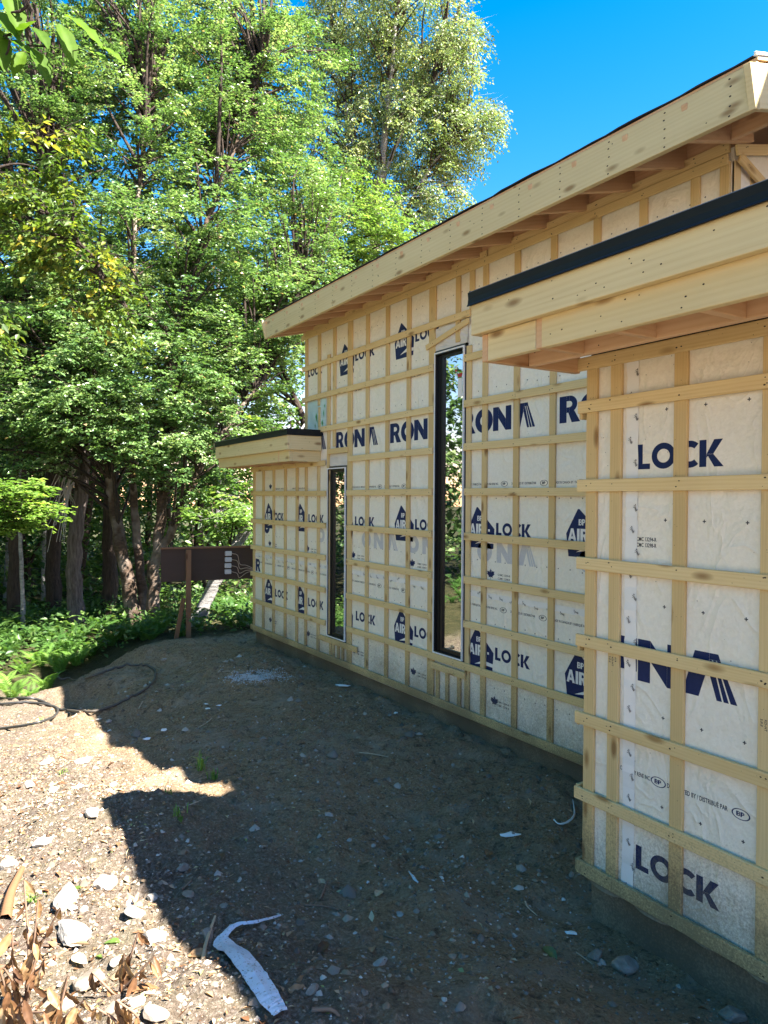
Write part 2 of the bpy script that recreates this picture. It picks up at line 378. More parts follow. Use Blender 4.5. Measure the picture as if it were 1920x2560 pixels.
# ------------------------------------------------------------------ house
house = empty('house', (4.06, 6.5, 0), 'unfinished house in white printed wrap under a grid of wood strapping, with slot windows', 'house')
hp = Vector(house.location)
def hobj(name, me, parent=house, **k):
    o = obj(name, me, parent, **k)
    if parent is house: o.matrix_parent_inverse = Matrix.Translation(-hp)
    return o
import bmesh
def board(name, p0, length, ax, w, t, wdir, mat, parent=house, nails=(), bevel=.0025, warp=0., **props):
    """board from p0 along ax (unit), width w along wdir, thickness t along ax x wdir; object origin at p0"""
    ax = Vector(ax).normalized(); wd = Vector(wdir).normalized(); nd = ax.cross(wd)
    m = MB(); n = max(1, int(length/.35)) if warp else 1
    ph = random.random()*6
    for i in range(n+1):
        x = length*i/n; dw = warp*math.sin(ph+x*1.7)
        m.v += [(x, dw, 0), (x, w+dw, 0), (x, w+dw, t), (x, dw, t)]
    for i in range(n):
        a = i*4
        for k in range(4): m.f.append((a+k, a+(k+1) % 4, a+4+(k+1) % 4, a+4+k)); m.m.append(0)
    m.f += [(3, 2, 1, 0), (n*4, n*4+1, n*4+2, n*4+3)]; m.m += [0, 0]
    me = m.mesh(name, [mat, M['nail']])
    bm = bmesh.new(); bm.from_mesh(me); bmesh.ops.recalc_face_normals(bm, faces=bm.faces)
    if bevel: 
        ed = [e for e in bm.edges if len(e.link_faces) == 2 and e.calc_face_angle(0) > .5]
        bmesh.ops.bevel(bm, geom=ed, offset=bevel, segments=1, affect='EDGES')
    for (x, y, rr) in nails:
        for s in ((-.0008, t+.0008),)[0:1]:
            for zz in s:
                vs = [bm.verts.new((x+rr*math.cos(q)*1.3, y+rr*math.sin(q)*.85, zz)) for q in np.arange(8)*math.pi/4]
                f = bm.faces.new(vs); f.material_index = 1
    bm.to_mesh(me); bm.free()
    o = D.objects.new(name, me); link(o, parent)
    mat4 = Matrix((( ax.x, wd.x, nd.x, p0[0]), (ax.y, wd.y, nd.y, p0[1]), (ax.z, wd.z, nd.z, p0[2]), (0, 0, 0, 1)))
    o.matrix_parent_inverse = Matrix.Identity(4)
    par = parent.location if parent is not None else Vector((0, 0, 0))
    base = Vector((0, 0, 0)); q = parent
    while q is not None: base += Vector(q.location); q = q.parent
    o.matrix_basis = Matrix.Translation(-base) @ mat4
    for k, v in props.items(): o[k] = v
    return o
def rz(z): return z+H
AX, BX = 4.068, 2.878       # wrap planes
YA0, YA1 = 2.66, 10.26
# openings in the long wall: (y0,y1,z0,z1)
W1 = (7.40, 7.83, rz(-1.63), rz(.355)); W2 = (5.215, 5.645, rz(-1.435), rz(1.36))
def wall_faces(m, x, ys, zs, holes, mat=0):
    for i in range(len(ys)-1):
        for j in range(len(zs)-1):
            cy = (ys[i]+ys[i+1])/2; cz = (zs[j]+zs[j+1])/2
            if any(h[0] < cy < h[1] and h[2] < cz < h[3] for h in holes): continue
            m.face([(x, ys[i], zs[j]), (x, ys[i], zs[j+1]), (x, ys[i+1], zs[j+1]), (x, ys[i+1], zs[j])], mat)
m = MB()
ys = sorted([YA0, W2[0], W2[1], W1[0], W1[1], 8.50]); zs = sorted([rz(-1.95), W1[2], W1[3], W2[2], W2[3], rz(.76), rz(2.10)])
wall_faces(m, AX, ys, zs, [W1, W2])
m.face([(AX, 8.5, rz(-1.95)), (AX, 8.5, rz(.76)), (AX, YA1, rz(.76)), (AX, YA1, rz(-1.95))])
# the other sides of the long block: far end, near end (rises with the roof), back
m.face([(AX, YA1, rz(-1.95)), (AX, YA1, rz(.76)), (9.5, YA1, rz(.76)), (9.5, YA1, rz(-1.95))])
m.face([(AX, 8.5, rz(.76)), (AX, 8.5, rz(2.1)), (9.5, 8.5, rz(3.4)), (9.5, 8.5, rz(.76))])
m.face([(AX, YA0, rz(-1.95)), (9.5, YA0, rz(-1.95)), (9.5, YA0, rz(3.4)), (AX, YA0, rz(2.1))])
m.face([(9.5, YA0, rz(-1.95)), (9.5, 8.5, rz(-1.95)), (9.5, 8.5, rz(3.4)), (9.5, YA0, rz(3.4))])
m.face([(9.5, 8.5, rz(-1.95)), (9.5, YA1, rz(-1.95)), (9.5, YA1, rz(.76)), (9.5, 8.5, rz(.76))])
for h in (W1, W2):     # reveals
    y0, y1, z0, z1 = h; d = .16
    m.face([(AX, y0, z0), (AX+d, y0, z0), (AX+d, y0, z1), (AX, y0, z1)]); m.face([(AX, y1, z0), (AX, y1, z1), (AX+d, y1, z1), (AX+d, y1, z0)])
    m.face([(AX, y0, z0), (AX, y1, z0), (AX+d, y1, z0), (AX+d, y0, z0)]); m.face([(AX, y0, z1), (AX+d, y0, z1), (AX+d, y1, z1), (AX, y1, z1)])
wrapA = hobj('house_wrap', m.mesh('house_wrap', [M['wrap']]))
m = MB()
m.face([(BX, -3.2, rz(-1.93)), (BX, -3.2, rz(.735)), (BX, 2.675, rz(.735)), (BX, 2.675, rz(-1.93))])
m.face([(BX, 2.675, rz(-1.93)), (BX, 2.675, rz(.735)), (AX, 2.675, rz(.735)), (AX, 2.675, rz(-1.93))])
m.face([(BX, -3.2, rz(-1.93)), (6.5, -3.2, rz(-1.93)), (6.5, -3.2, rz(.735)), (BX, -3.2, rz(.735))])
m.face([(BX, -3.2, rz(.735)), (BX, 2.675, rz(.735)), (6.5, 2.64, rz(.735)), (6.5, -3.2, rz(.735))])
m.face([(6.5, -3.2, rz(-1.93)), (6.5, 2.64, rz(-1.93)), (6.5, 2.64, rz(.735)), (6.5, -3.2, rz(.735))])
wrapB = hobj('house_wrap', m.mesh('house_wrap', [M['wrap']]), label='stained house wrap of the projecting front wing')
# ragged lower edge of the wrap, below the bottom straps
def ragged(x, y0, y1, ztop, zlow, amp, seed):
    m = MB(); n = int((y1-y0)/.02); r = random.Random(seed); z = zlow
    zz = [zlow+amp*(vnoise(np.array(y0+i*.02)*3.1, np.array(seed+.5), 2)*1.6+vnoise(np.array(y0+i*.02)*17, np.array(seed+.5), 3)*.7) for i in range(n+1)]
    for i in range(n):
        a, b = y0+i*(y1-y0)/n, y0+(i+1)*(y1-y0)/n
        dx0 = .012+.012*math.sin(a*23); dx1 = .012+.012*math.sin(b*23)
        m.face([(x, a, ztop), (x, b, ztop), (x-dx1, b, zz[i+1]), (x-dx0, a, zz[i])])
    return m.mesh('wrap_hem', [M['hem']])
hobj('wrap_hem', ragged(BX-.004, -3.1, 2.665, rz(-1.90), rz(-1.948), .022, 3))
hobj('wrap_hem', ragged(AX-.004, 8.6, 10.25, rz(-1.90), rz(-1.945), .04, 9))
# foundations
m = MB(); m.box(AX+.03, YA0, -.8, 9.4, YA1-.03, rz(-1.952)); hobj('foundation', m.mesh('foundation', [M['concrete']]))
m = MB(); m.box(BX+.03, -3.1, -.8, 6.4, 2.645, rz(-1.932)); hobj('foundation', m.mesh('foundation', [M['concrete']]))

SW, ST = .064, .019
def nail_at(cs, L, w, extra=3):
    out = []
    for c in cs:
        if 0 < c < L:
            for k in range(random.choice((1, 2, 2, 3))): out.append((c+random.uniform(-.02, .02), w*random.uniform(.2, .8), random.uniform(.0026, .0046)))
    for k in range(int(L*extra)): out.append((random.uniform(0.02, L-.02), w*random.uniform(.15, .85), random.uniform(.001, .0018)))
    return out
furrA = [10.22, 9.86, 9.49, 9.10, 8.73, 8.46, 8.11, 7.86, 7.34, 6.93, 6.52, 6.12, 5.72, 5.32, 5.16, 4.935, 4.535, 4.125, 3.70, 3.30, 2.91, 2.71]
def strapA(y0, y1, zc, w=SW, x=AX-ST, warp=.004, z2=None, mat=None):
    """horizontal strap on the long wall, from y1 (far) to y0 (near)"""
    L = math.hypot(y1-y0, (z2-zc) if z2 is not None else 0); dz = (z2-zc) if z2 is not None else 0
    ax = Vector((0, -(y1-y0), dz)).normalized(); wd = Vector((0, ax.z, -ax.y)) if True else None
    wd = Vector((0, dz, (y1-y0))).normalized()
    return board('strap', (x, y1, rz(zc)-w/2), L, ax, w, ST, wd, mat or M['strap'], nails=nail_at([y1-f for f in furrA], L, w), warp=warp)
# ax=(0,-1,0) wd=(0,0,1): ax x wd = (-1,0,0) -> thickness grows towards the viewer
def furr(y, z0, z1, w=SW, x=AX, parent=house):
    L = z1-z0
    return board('furring_strip', (x, y-w/2, rz(z0)), L, (0, 0, 1), w, ST, (0, 1, 0), M['furring'], nails=nail_at([], L, w, 7), parent=parent)
# (0,0,1)x(0,1,0) = (-1,0,0)
BOT = -1.93
for y in furrA:
    top = .40 if y > 8.6 else 2.02
    if y == 8.46: top = 2.02; furr(y, .72, 2.02, .064); furr(y, BOT, .40, .055); continue
    if y == 8.11: furr(y, BOT, .40); furr(8.10, 1.14, 2.02); furr(8.09, .43, 1.12, .05); continue
    if y == 7.86: furr(7.845, -1.70, 1.72); furr(7.70, .62, 2.02); continue
    if y == 5.72: furr(5.715, BOT, 2.02, .105); continue
    if y == 5.16: furr(5.155, BOT, 1.36); furr(5.12, 1.62, 2.02); continue
    if y == 5.32: furr(y, 1.42, 2.02); continue
    if y == 7.34: furr(7.32, BOT, 2.02, .10); continue
    if y == 10.22: furr(10.215, BOT, .40); continue
    furr(y, BOT, top)
for y in (7.78, 7.70, 7.58, 7.47): furr(y, BOT, -1.71, .045)
for y in (5.60, 5.45, 5.27): furr(y, BOT, -1.60, .05)
furr(3.0, -1.93, -1.93+.4, .05)
# straps
strapA(7.90, 10.29, .425, z2=.43)
for zc, jit in ((.065, .01), (-.33, .005), (-.715, -.005), (-1.105, 0)):
    strapA(7.885, 10.29, zc+.005); strapA(5.685, 7.355, zc+jit*.3); strapA(2.70, 5.185, zc)
strapA(7.885, 10.29, -1.495); strapA(2.70, 7.345, -1.48)
strapA(7.11, 8.04, -1.685); strapA(5.16, 5.68, -1.565)
strapA(2.70, 10.29, -1.895, w=.072, warp=.002)
strapA(7.34, 7.84, .565); strapA(5.68, 7.31, .455); strapA(2.70, 5.20, .465)
strapA(5.67, 8.08, .845); strapA(2.70, 5.20, .85)
strapA(5.67, 8.54, 1.245); strapA(2.70, 5.20, 1.25)
strapA(5.125, 8.54, 1.64); strapA(2.70, 5.0, 1.64)
board('strap', (AX-ST-.001, 5.79, rz(1.42)), .665, Vector((0, -.65, .13)), .05, .018, Vector((0, .13, .65)), M['strap'], nails=nail_at([.1, .5], .66, .05))
strapA(2.68, 8.56, 2.032, w=.062); strapA(2.68, 4.9, 2.104, w=.07, x=AX); strapA(4.92, 8.55, 2.10, w=.066, x=AX)
# flashing patches and blue film in the far upper corner
def patch(m, x, y0, y1, z0, z1, nn=5, amp=.012, seed=0, mi=0):
    rr = random.Random(seed); g = [[x-.004-rr.random()*amp for _ in range(nn+1)] for _ in range(nn+1)]
    for i in range(nn):
        for j in range(nn):
            a = lambda i, j: (g[i][j], y0+(y1-y0)*i/nn, rz(z0+(z1-z0)*j/nn))
            m.face([a(i, j), a(i, j+1), a(i+1, j+1), a(i+1, j)], mi)
m = MB(); patch(m, AX, 5.18, 5.69, 1.375, 1.60, 8, .014, 1); hobj('flashing', m.mesh('flashing', [M['flash']]))
m = MB(); patch(m, AX, 7.38, 7.86, .375, .53, 5, .006, 2); hobj('flashing', m.mesh('flashing', [M['flash']]))
m = MB(); patch(m, AX, 7.92, 8.44, .84, 1.215, 6, .008, 3)
for (y, z, w_, h_) in ((8.17, 1.0, .05, .12), (8.12, .93, .04, .16), (7.97, 1.03, .03, .1), (8.01, .92, .05, .08), (8.2, .9, .03, .06), (7.95, 1.12, .03, .05)):
    m.face([(AX-.0145, y, rz(z-h_/2)), (AX-.0145, y-w_*.4, rz(z)), (AX-.0145, y, rz(z+h_/2)), (AX-.0145, y+w_*.5, rz(z+h_*.1))], 1)
hobj('corner_film', m.mesh('corner_film', [M['bluefilm'], M['greenp']]))

# ---- straps, furring on the front wing (B)
furrB = [2.635, 2.48, 2.115, 1.70, 1.29, .88, .47, .06, -.35, -.76, -1.17]
for y in furrB: furr(y, -1.925, .72, .068, x=BX)
def strapB(zc, y1=2.712, w=.062, warp=.0035):
    L = y1+3.1
    return board('strap', (BX-ST, y1, rz(zc)-w/2), L, (0, -1, 0), w, ST, (0, 0, 1), M['strap'], nails=nail_at([y1-f for f in furrB], L, w, 4), warp=warp)
for zc in (.477, .078, -.322, -.718, -1.118, -1.515): strapB(zc)
strapB(.695, 2.715, .066, 0.); strapB(-1.89, 2.695, .068, .001)
for zc in (.45, .082, -.32, -.745, -1.13, -1.50, -1.89):    # straps of the return wall, end grain towards the yard
    board('strap', (BX-ST-.004, 2.695+.019, rz(zc)-.034), 1.17, (1, 0, 0), .06, ST, (0, 0, 1), M['redwood'] if abs(zc) in (.082, .32) else M['furring'])

board('blocking', (4.105, 8.5, rz(2.112)), 5.83, (0, -1, 0), .222, .03, (0, 0, 1), M['joist'])
m = MB(); m.box(2.882, -3.0, rz(.736), 2.89, 2.66, rz(.929)); hobj('dark_gap_sheet', m.mesh('dark_gap_sheet', [M['dark void']]))  # dark sheet stands in for the shade inside the open cavity
# unseen made-up block added behind the wing so its shadow closes the sunlit notch
m = MB(); m.box(4.6, -3.1, rz(.985), 6.45, 1.9, rz(3.98)); hobj('shadow_block', m.mesh('shadow_block', [M['wrap']]))
m = MB(); m.box(4.5, -3.2, rz(3.981), 6.55, 2.0, rz(4.10)); hobj('shadow_block_cap', m.mesh('shadow_block_cap', [M['shingle']]))
# ---- windows
def window(wd, label):
    y0, y1, z0, z1 = wd
    w = D.objects.new('window', None); link(w, house); w.location = Vector((AX, (y0+y1)/2, z0))-hp; w['label'] = label
    wo = Vector((AX, (y0+y1)/2, z0))
    def sub(name, m, mats):
        me = m.mesh(name, mats)
        for v in me.vertices: v.co -= wo
        o = D.objects.new(name, me); link(o, w); return o
    m = MB(); xi = AX-.03; xo = AX+.145; t = .012
    m.box(xi, y0+.002, z0+.002, xo, y0+t, z1-.002); m.box(xi, y1-t, z0+.002, xo, y1-.002, z1-.002)
    m.box(xi, y0+t, z1-t, xo, y1-t, z1-.002); m.box(xi, y0+t, z0+.002, xo, y1-t, z0+t)
    s = .026; sf = .085; g0 = AX+.006; g1 = AX+.05
    m.box(g0, y0+t, z0+t, g1, y0+s, z1-t); m.box(g0, y1-sf, z0+t, g1, y1-t, z1-t); m.box(g0-.008, y1-sf*.55, z0+t, g0-.0002, y1-t, z1-t)
    m.box(g0, y0+s, z1-s*1.6, g1, y1-sf, z1-t); m.box(g0, y0+s, z0+t, g1, y1-sf, z0+s*1.8)
    sub('frame', m, [M['jamb']])
    m = MB(); m.box(AX+.022, y0+s-.003, z0+s*1.8-.003, AX+.028, y1-sf+.003, z1-s*1.6+.003); sub('glass', m, [M['glass']])
    m = MB(); e = .010; x0 = AX-.036
    m.box(x0, y0-e, z0-e, AX-.02, y0+.003, z1+e); m.box(x0, y1-.003, z0-e, AX-.02, y1+e, z1+e)
    m.box(x0, y0+.003, z1-.003, AX-.02, y1-.003, z1+e); m.box(x0, y0+.003, z0-e, AX-.02, y1-.003, z0+.003)
    sub('liner', m, [M['liner']])
    m = MB(); e2 = .034
    m.box(AX-.018, y0-e2, z0-.02, AX-.0005, y0-e, z1+.03); m.box(AX-.018, y0-e2, z1+e, AX-.001, y1+.02, z1+.03); m.box(AX-.018, y0-e2, z0-.028, AX-.001, y1, z0-e)
    sub('sealing_tape', m, [M['tape']])
    return w, sub
w2, sub2 = window(W2, 'taller slot window rising almost to the roof')
m = MB(); m.box(AX+.0205, 5.30, rz(.93), AX+.0215, 5.36, rz(1.10), 0); m.box(AX+.0205, 5.30, rz(1.11), AX+.0215, 5.365, rz(1.145), 1)
for k in range(3): m.box(AX+.0205, 5.375, rz(1.13+.035*k), AX+.0215, 5.40, rz(1.15+.035*k), k % 2)
m.box(AX+.0205, 5.285, rz(1.12), AX+.0215, 5.292, rz(1.25), 1)
sub2('sticker', m, [M['liner'], M['red']])
window(W1, 'shorter slot window nearer the far corner')

# ------------------------------------------------------------------ printed lettering
def ring(cx, cy, ro, ri, a0, a1, n=28, sx=1.):
    out = []
    for i in range(n):
        t0 = R(a0+(a1-a0)*i/n); t1 = R(a0+(a1-a0)*(i+1)/n)
        out.append([(cx+ri*sx*math.cos(t0)*(1 if ri else 0), cy+ri*math.sin(t0)), (cx+ro*sx*math.cos(t0), cy+ro*math.sin(t0)),
                    (cx+ro*sx*math.cos(t1), cy+ro*math.sin(t1)), (cx+ri*sx*math.cos(t1), cy+ri*math.sin(t1))])
    return out
G = {
 'L': (.60, [[(0,0),(.60,0),(.60,.22),(.27,.22),(.27,1),(0,1)]]),
 'O': (1.0, ring(.5, .5, .51, .27, 0, 360)),
 'o': (.84, ring(.42, .5, .52, .22, 0, 360, sx=.80)),
 'C': (.80, ring(.5, .5, .51, .27, 48, 312)),
 'K': (.90, [[(0,0),(.27,0),(.27,1),(0,1)], [(.275,.47),(.53,.47),(.88,1),(.56,1)], [(.275,.465),(.275,.33),(.33,.40),(.57,0),(.92,0),(.53,.465)]]),
 'R': (.78, [[(0,0),(.29,0),(.29,1),(0,1)], [(.292,.80),(.40,.80),(.40,1),(.292,1)], [(.292,.37),(.40,.37),(.40,.57),(.292,.57)],
             [(.36,.368),(.60,.43),(.84,0),(.50,0)]]+ring(.402, .685, .315, .115, -90, 90, 16)),
 'N': (.90, [[(0,0),(.27,0),(.27,1),(0,1)], [(.63,0),(.90,0),(.90,1),(.63,1)], [(.272,1),(.272,.52),(.628,0),(.628,.48)]]),
 'A': (.92, [[(0,0),(.27,0),(.46,.70),(.46,1),(.33,1)], [(.92,0),(.65,0),(.461,.70),(.461,1),(.59,1)], [(.325,.18),(.595,.18),(.535,.38),(.385,.38)]]),
 'a': (1.02, [[(0,0),(.31,0),(.47,.66),(.50,.86),(.50,1),(.23,1)], [(.502,.86),(.70,.86),(.66,1),(.502,1)], [(.505,.857),(.545,.857),(.735,0),(.64,0),(.475,.655)],
       [(.567,.857),(.615,.857),(.855,0),(.765,0)], [(.637,.857),(.70,.857),(1.0,0),(.885,0)]]),
 'I': (.28, [[(0,0),(.28,0),(.28,1),(0,1)]]),
 '-': (.34, [[(.02,.32),(.32,.32),(.32,.52),(.02,.52)]]),
 'B': (.66, [[(0,0),(.26,0),(.26,1),(0,1)], [(.262,.84),(.38,.84),(.38,1),(.262,1)], [(.262,.44),(.38,.44),(.38,.60),(.262,.60)], [(.262,0),(.38,0),(.38,.16),(.262,.16)]]+
       ring(.382, .72, .28, .12, -90, 90, 10)+ring(.384, .30, .30, .14, -90, 62, 10)),
 'P': (.66, [[(0,0),(.26,0),(.26,1),(0,1)], [(.262,.82),(.36,.82),(.36,1),(.262,1)], [(.262,.38),(.36,.38),(.36,.56),(.262,.56)]]+ring(.362, .69, .31, .13, -90, 90, 12)),
}
def cutside(q, y, s):      # keep the part of polygon q with s*(y - q.y) >= 0
    out = []
    for a, b in zip(q, q[1:]+q[:1]):
        da, db = s*(y-a[1]), s*(y-b[1])
        if da >= 0: out.append(a)
        if (da >= 0) != (db >= 0):
            t = da/(da-db); out.append(tuple(a[i]+(b[i]-a[i])*t for i in range(3)))
    return out if len(out) > 2 else None
def put(m, polys, x, y, z, s, sy=None, mi=0, sx=1.):
    """polys in (u,v); u runs towards the camera side (decreasing y)"""
    for k, p in enumerate(polys):
        q = [(x, y-u*s*sx, rz(z)+v*(sy or s)) for u, v in p]
        if x > 3.5:       # printing stops at the window openings and at the end of the wall
            qs = [q]
            for h in (W1, W2):
                nq = []
                for w_ in qs:
                    zs_ = [a[2] for a in w_]
                    if max(zs_) < h[2]-.02 or min(zs_) > h[3]+.02: nq.append(w_)
                    else: nq += [c_ for c_ in (cutside(w_, h[0]-.035, 1), cutside(w_, h[1]+.012, -1)) if c_]
                qs = nq
            qs = [c_ for c_ in (cutside(w_, YA0, -1) for w_ in qs) if c_]
            for w_ in qs: m.face(w_, mi)
            continue
        m.face(q, mi)
def text(m, s, x, y, z, h, gap=.08, mi=0, sx=1., lift=.0004):
    u = y
    for ch in s:
        if ch == ' ': u -= .4*h*sx; continue
        w, polys = G[ch]; put(m, polys, x-lift, u, z, h, mi=mi, sx=sx); u -= (w+gap)*h*sx
    return u
def rona(y, x, z=.58, h=.20, name='lettering', parent=None, mat='navy', which='RoNa'):
    m = MB(); pos = {'R': 0., 'o': .205, 'N': .445, 'a': .70}; sxs = {'R': 1.25, 'o': 1.42, 'N': 1.28, 'a': 1.28}
    for ch in which:
        put(m, G[ch][1], x-.0006, y-pos[ch], z, h, sx=sxs[ch])
    return m.mesh(name, [M[mat]])
def clip_holes(me, holes):   # printing stops at the openings
    return me
def wsub(name, me, parent, label=None):
    o = obj(name, me, parent); o.matrix_parent_inverse = Matrix.Identity(4); o.location = (0, 0, 0)
    if label: o['label'] = label
    return o
for y in (9.0+.0, 7.68, 6.48, 5.285, 4.065):
    if y == 9.0: continue
    wh = 'RoNa'
    if y == 6.48: wh = 'RoN'
    if y == 5.285: wh = 'RoNa'
    if y == 4.065: wh = 'RoNa'
    wsub('lettering', rona(y, AX, which=wh), wrapA)
m = MB(); put(m, G['a'][1], AX-.0006, 8.17, .60, .2, sx=1.2); wsub('lettering', m.mesh('lettering', [M['navy']]), wrapA)
m = MB(); put(m, G['o'][1], AX-.0006, 9.86, -.49, .19, sx=1.3); wsub('lettering', m.mesh('lettering', [M['navy']]), wrapA)
m = MB(); put(m, G['R'][1], AX-.0006, 10.17, -1.06, .18, sx=1.2); wsub('lettering', m.mesh('lettering', [M['navy']]), wrapA)
for y in (8.3, 7.2, 6.28, 5.18, 4.0):    # print of the underlying layer showing through
    m = MB()
    for ch, o_, s_ in (('o', .14, 1.4), ('N', .40, 1.28), ('a', .66, 1.28)):
        put(m, G[ch][1], AX-.0003, y-o_, -.53, .17, sx=s_)
    wsub('faded_lettering', m.mesh('faded_lettering', [M['ghost']]), wrapA)
def cut_poly(poly, y0, y1):
    return [p for p in poly]
def airlock(y, z, lock=True, logo=True, parent=wrapA, x=AX):
    if logo:
        m = MB(); put(m, [[(0, .17), (.025, 0), (.34, .0), (.355, .17), (.245, .26), (.13, .355), (.115, .355)]], x-.0003, y, z, 1., mi=0)
        wl = x-.0009
        text(m, 'BP', wl, y-.125, z+.235, .045, mi=1); text(m, 'AIR', wl, y-.02, z+.115, .095, mi=1, sx=.95)
        text(m, '-', wl, y-.27, z+.115, .10, mi=1, sx=.8)
        put(m, [[(.10, .035), (.20, .05), (.345, .045), (.347, .075), (.22, .085)]], wl-.0002, y, z, 1., mi=1)
        wsub('logo', m.mesh('logo', [M['navy'], M['white']]), parent)
    if lock:
        m = MB(); text(m, 'LOCK', x-.0002, y-.375, z+.12, .105, .10, sx=1.12); wsub('lettering', m.mesh('lettering', [M['navy']]), parent)
for k in range(6):
    y = 3.985+1.2*k
    if k == 5: y = 9.83
    # windows interrupt the print: keep only what clears the openings
    lg1 = not (k == 3); lk1 = True
    if k == 1: y = 5.165
    if k == 3:
        m = MB(); text(m, 'LOCK', AX-.0002, 7.215, -.30, .105, .10, sx=1.12); wsub('lettering', m.mesh('lettering', [M['navy']]), wrapA)
        m = MB(); put(m, [[(0, 0), (.09, .0), (.10, .15), (0, .24)]], AX-.0003, 7.36, -.42, 1.); wsub('logo', m.mesh('logo', [M['navy']]), wrapA)
        m = MB(); text(m, 'LOCK', AX-.0002, 7.185, -1.36, .105, .10, sx=1.12); wsub('lettering', m.mesh('lettering', [M['navy']]), wrapA)
        m = MB(); put(m, [[(0, 0), (.10, .0), (.11, .15), (0, .26)]], AX-.0003, 7.36, -1.47, 1.); wsub('logo', m.mesh('logo', [M['navy']]), wrapA)
        continue
    airlock(y, -.42, lock=(k != 5)); airlock(y, -1.475, lock=True)
m = MB(); text(m, 'LOCK', AX-.0002, 9.56, -.30, .105, .10, sx=1.); wsub('lettering', m.mesh('lettering', [M['navy']]), wrapA)
for y in (6.40, 7.60, 8.83):
    if y < 8: airlock(y, 1.425)
    else:
        m = MB(); text(m, 'LOCK', AX-.0002, 8.44, 1.53, .105, .10, sx=1.05); wsub('lettering', m.mesh('lettering', [M['navy']]), wrapA)
# maple leaves
ML = [(0,-.5),(.03,-.18),(.28,-.24),(.24,-.12),(.5,.08),(.42,.14),(.46,.32),(.27,.28),(.22,.36),(.08,.2),(.13,.42),(.06,.38),(0,.55)]
MLP = ML+[(-a, b) for a, b in ML[-2:0:-1]]
def leafmark(y, z, s=.10, parent=wrapA, x=AX):
    m = MB(); c = (0, .08)
    for i in range(len(MLP)):
        put(m, [[c, MLP[i], MLP[(i+1) % len(MLP)]]], x-.0004, y, z, s)
    wsub('maple_leaf_mark', m.mesh('maple_leaf_mark', [M['navy']]), parent)
def fonttext(s, x, y, z, h, parent, mat='black ink', bold=.0, rot=0., name='lettering', facing=True, sx=1.):
    cu_ = D.curves.new(name, 'FONT'); cu_.body = s; cu_.size = h*1.38; cu_.offset = bold; cu_.resolution_u = 2; cu_.space_character = 1.02
    o = D.objects.new('t', cu_); COL.objects.link(o); bpy.context.view_layer.update()
    dg = bpy.context.evaluated_depsgraph_get(); me = D.meshes.new_from_object(o.evaluated_get(dg)); D.objects.remove(o); D.curves.remove(cu_)
    me.name = name; me.materials.clear(); me.materials.append(M[mat])
    c, s_ = math.cos(rot), math.sin(rot)
    for v in me.vertices:
        u, w = v.co.x*c*sx-v.co.y*s_, v.co.x*s_*sx+v.co.y*c
        v.co = (x, y-u, rz(z)+w)
    return wsub(name, me, parent)
for k, y in enumerate((4.855, 6.055, 7.25, 8.43, 9.65)):
    leafmark(y, -.64); leafmark(y-.03 if k else y-.06, -1.715)
    for zz in (-.645, -1.715):
        fonttext('CCMC 13294-R', AX-.0005, y-.09, zz+.005, .017, wrapA, bold=.0004); fonttext('CCMC 13298-R', AX-.0005, y-.09, zz-.025, .017, wrapA, bold=.0004)
leafmark(9.63, .16)
for y in (6.12, 7.28):
    fonttext('CCMC 13294-R', AX-.0005, y-.04, 1.205, .017, wrapA, bold=.0004)
def bpmark(m, x, y, z, s):
    put(m, ring(0, 0, .5, .43, 0, 360, 24, sx=1.), x, y, z, s, sy=s*.55)
    text(m, 'BP', x-.0004, y+s*.24, z-s*.11, s*.24, .1, sx=1.25)
def printline(y, z, parent, x):
    fonttext('MADE IN CANADA BY / FABRIQUÉ AU CANADA PAR RENE INC.', x-.0005, y, z, .019, parent, bold=.0005, sx=.72)
    fonttext('DISTRIBUTED BY / DISTRIBUÉ PAR', x-.0005, y-.71, z, .019, parent, bold=.0005, sx=.72)
    m = MB(); bpmark(m, x-.0006, y-.62, z+.008, .085); bpmark(m, x-.0006, y-1.085, z+.008, .085)
    wsub('oval_logo', m.mesh('oval_logo', [M['black ink']]), parent)
for y in (10.1, 8.91, 5.31, 4.11):
    printline(y, .125, wrapA, AX) if y < 8 else None
    printline(y, -.93, wrapA, AX)
printline(7.30, .125, wrapA, AX); printline(7.30, -.93, wrapA, AX); fonttext('DISTRIBUTED BY / DISTRIBUÉ PAR', AX-.0005, 9.5, .125, .019, wrapA, bold=.0005)
fonttext('FABRIQUÉ AU CANADA PAR RENE INC.', AX-.0005, 8.9, .125, .019, wrapA, bold=.0005)
# registration crosses, staples
def crosses(pts, x, s=.008, w=.0022, mat='black ink'):
    m = MB()
    for y, z in pts:
        put(m, [[(-s, -w), (s, -w), (s, w), (-s, w)]], x-.0005, y, z, 1.); put(m, [[(-w, -s), (w, -s), (w, s), (-w, s)]], x-.0008, y, z, 1.)
    return m.mesh('registration_marks', [M[mat]])
pa = [(y+random.uniform(-.01, .01), z+random.uniform(-.01, .01)) for z in (1.86, 1.36, .95, .02, -.53, -1.05, -1.6) for y in np.arange(2.72, 10.2, .122)
      if not (7.38 < y < 7.86 and -1.65 < z < .37) and not (5.19 < y < 5.67 and z < 1.38) and not (y > 8.4 and z > .7)]
wsub('registration_marks', crosses(pa, AX, .006, .002), wrapA)
wsub('registration_marks', crosses([(2.2-.2*k, z) for k in range(14) for z in (-.09, -.49, -1.005, -1.42, .42)], BX), wrapB)
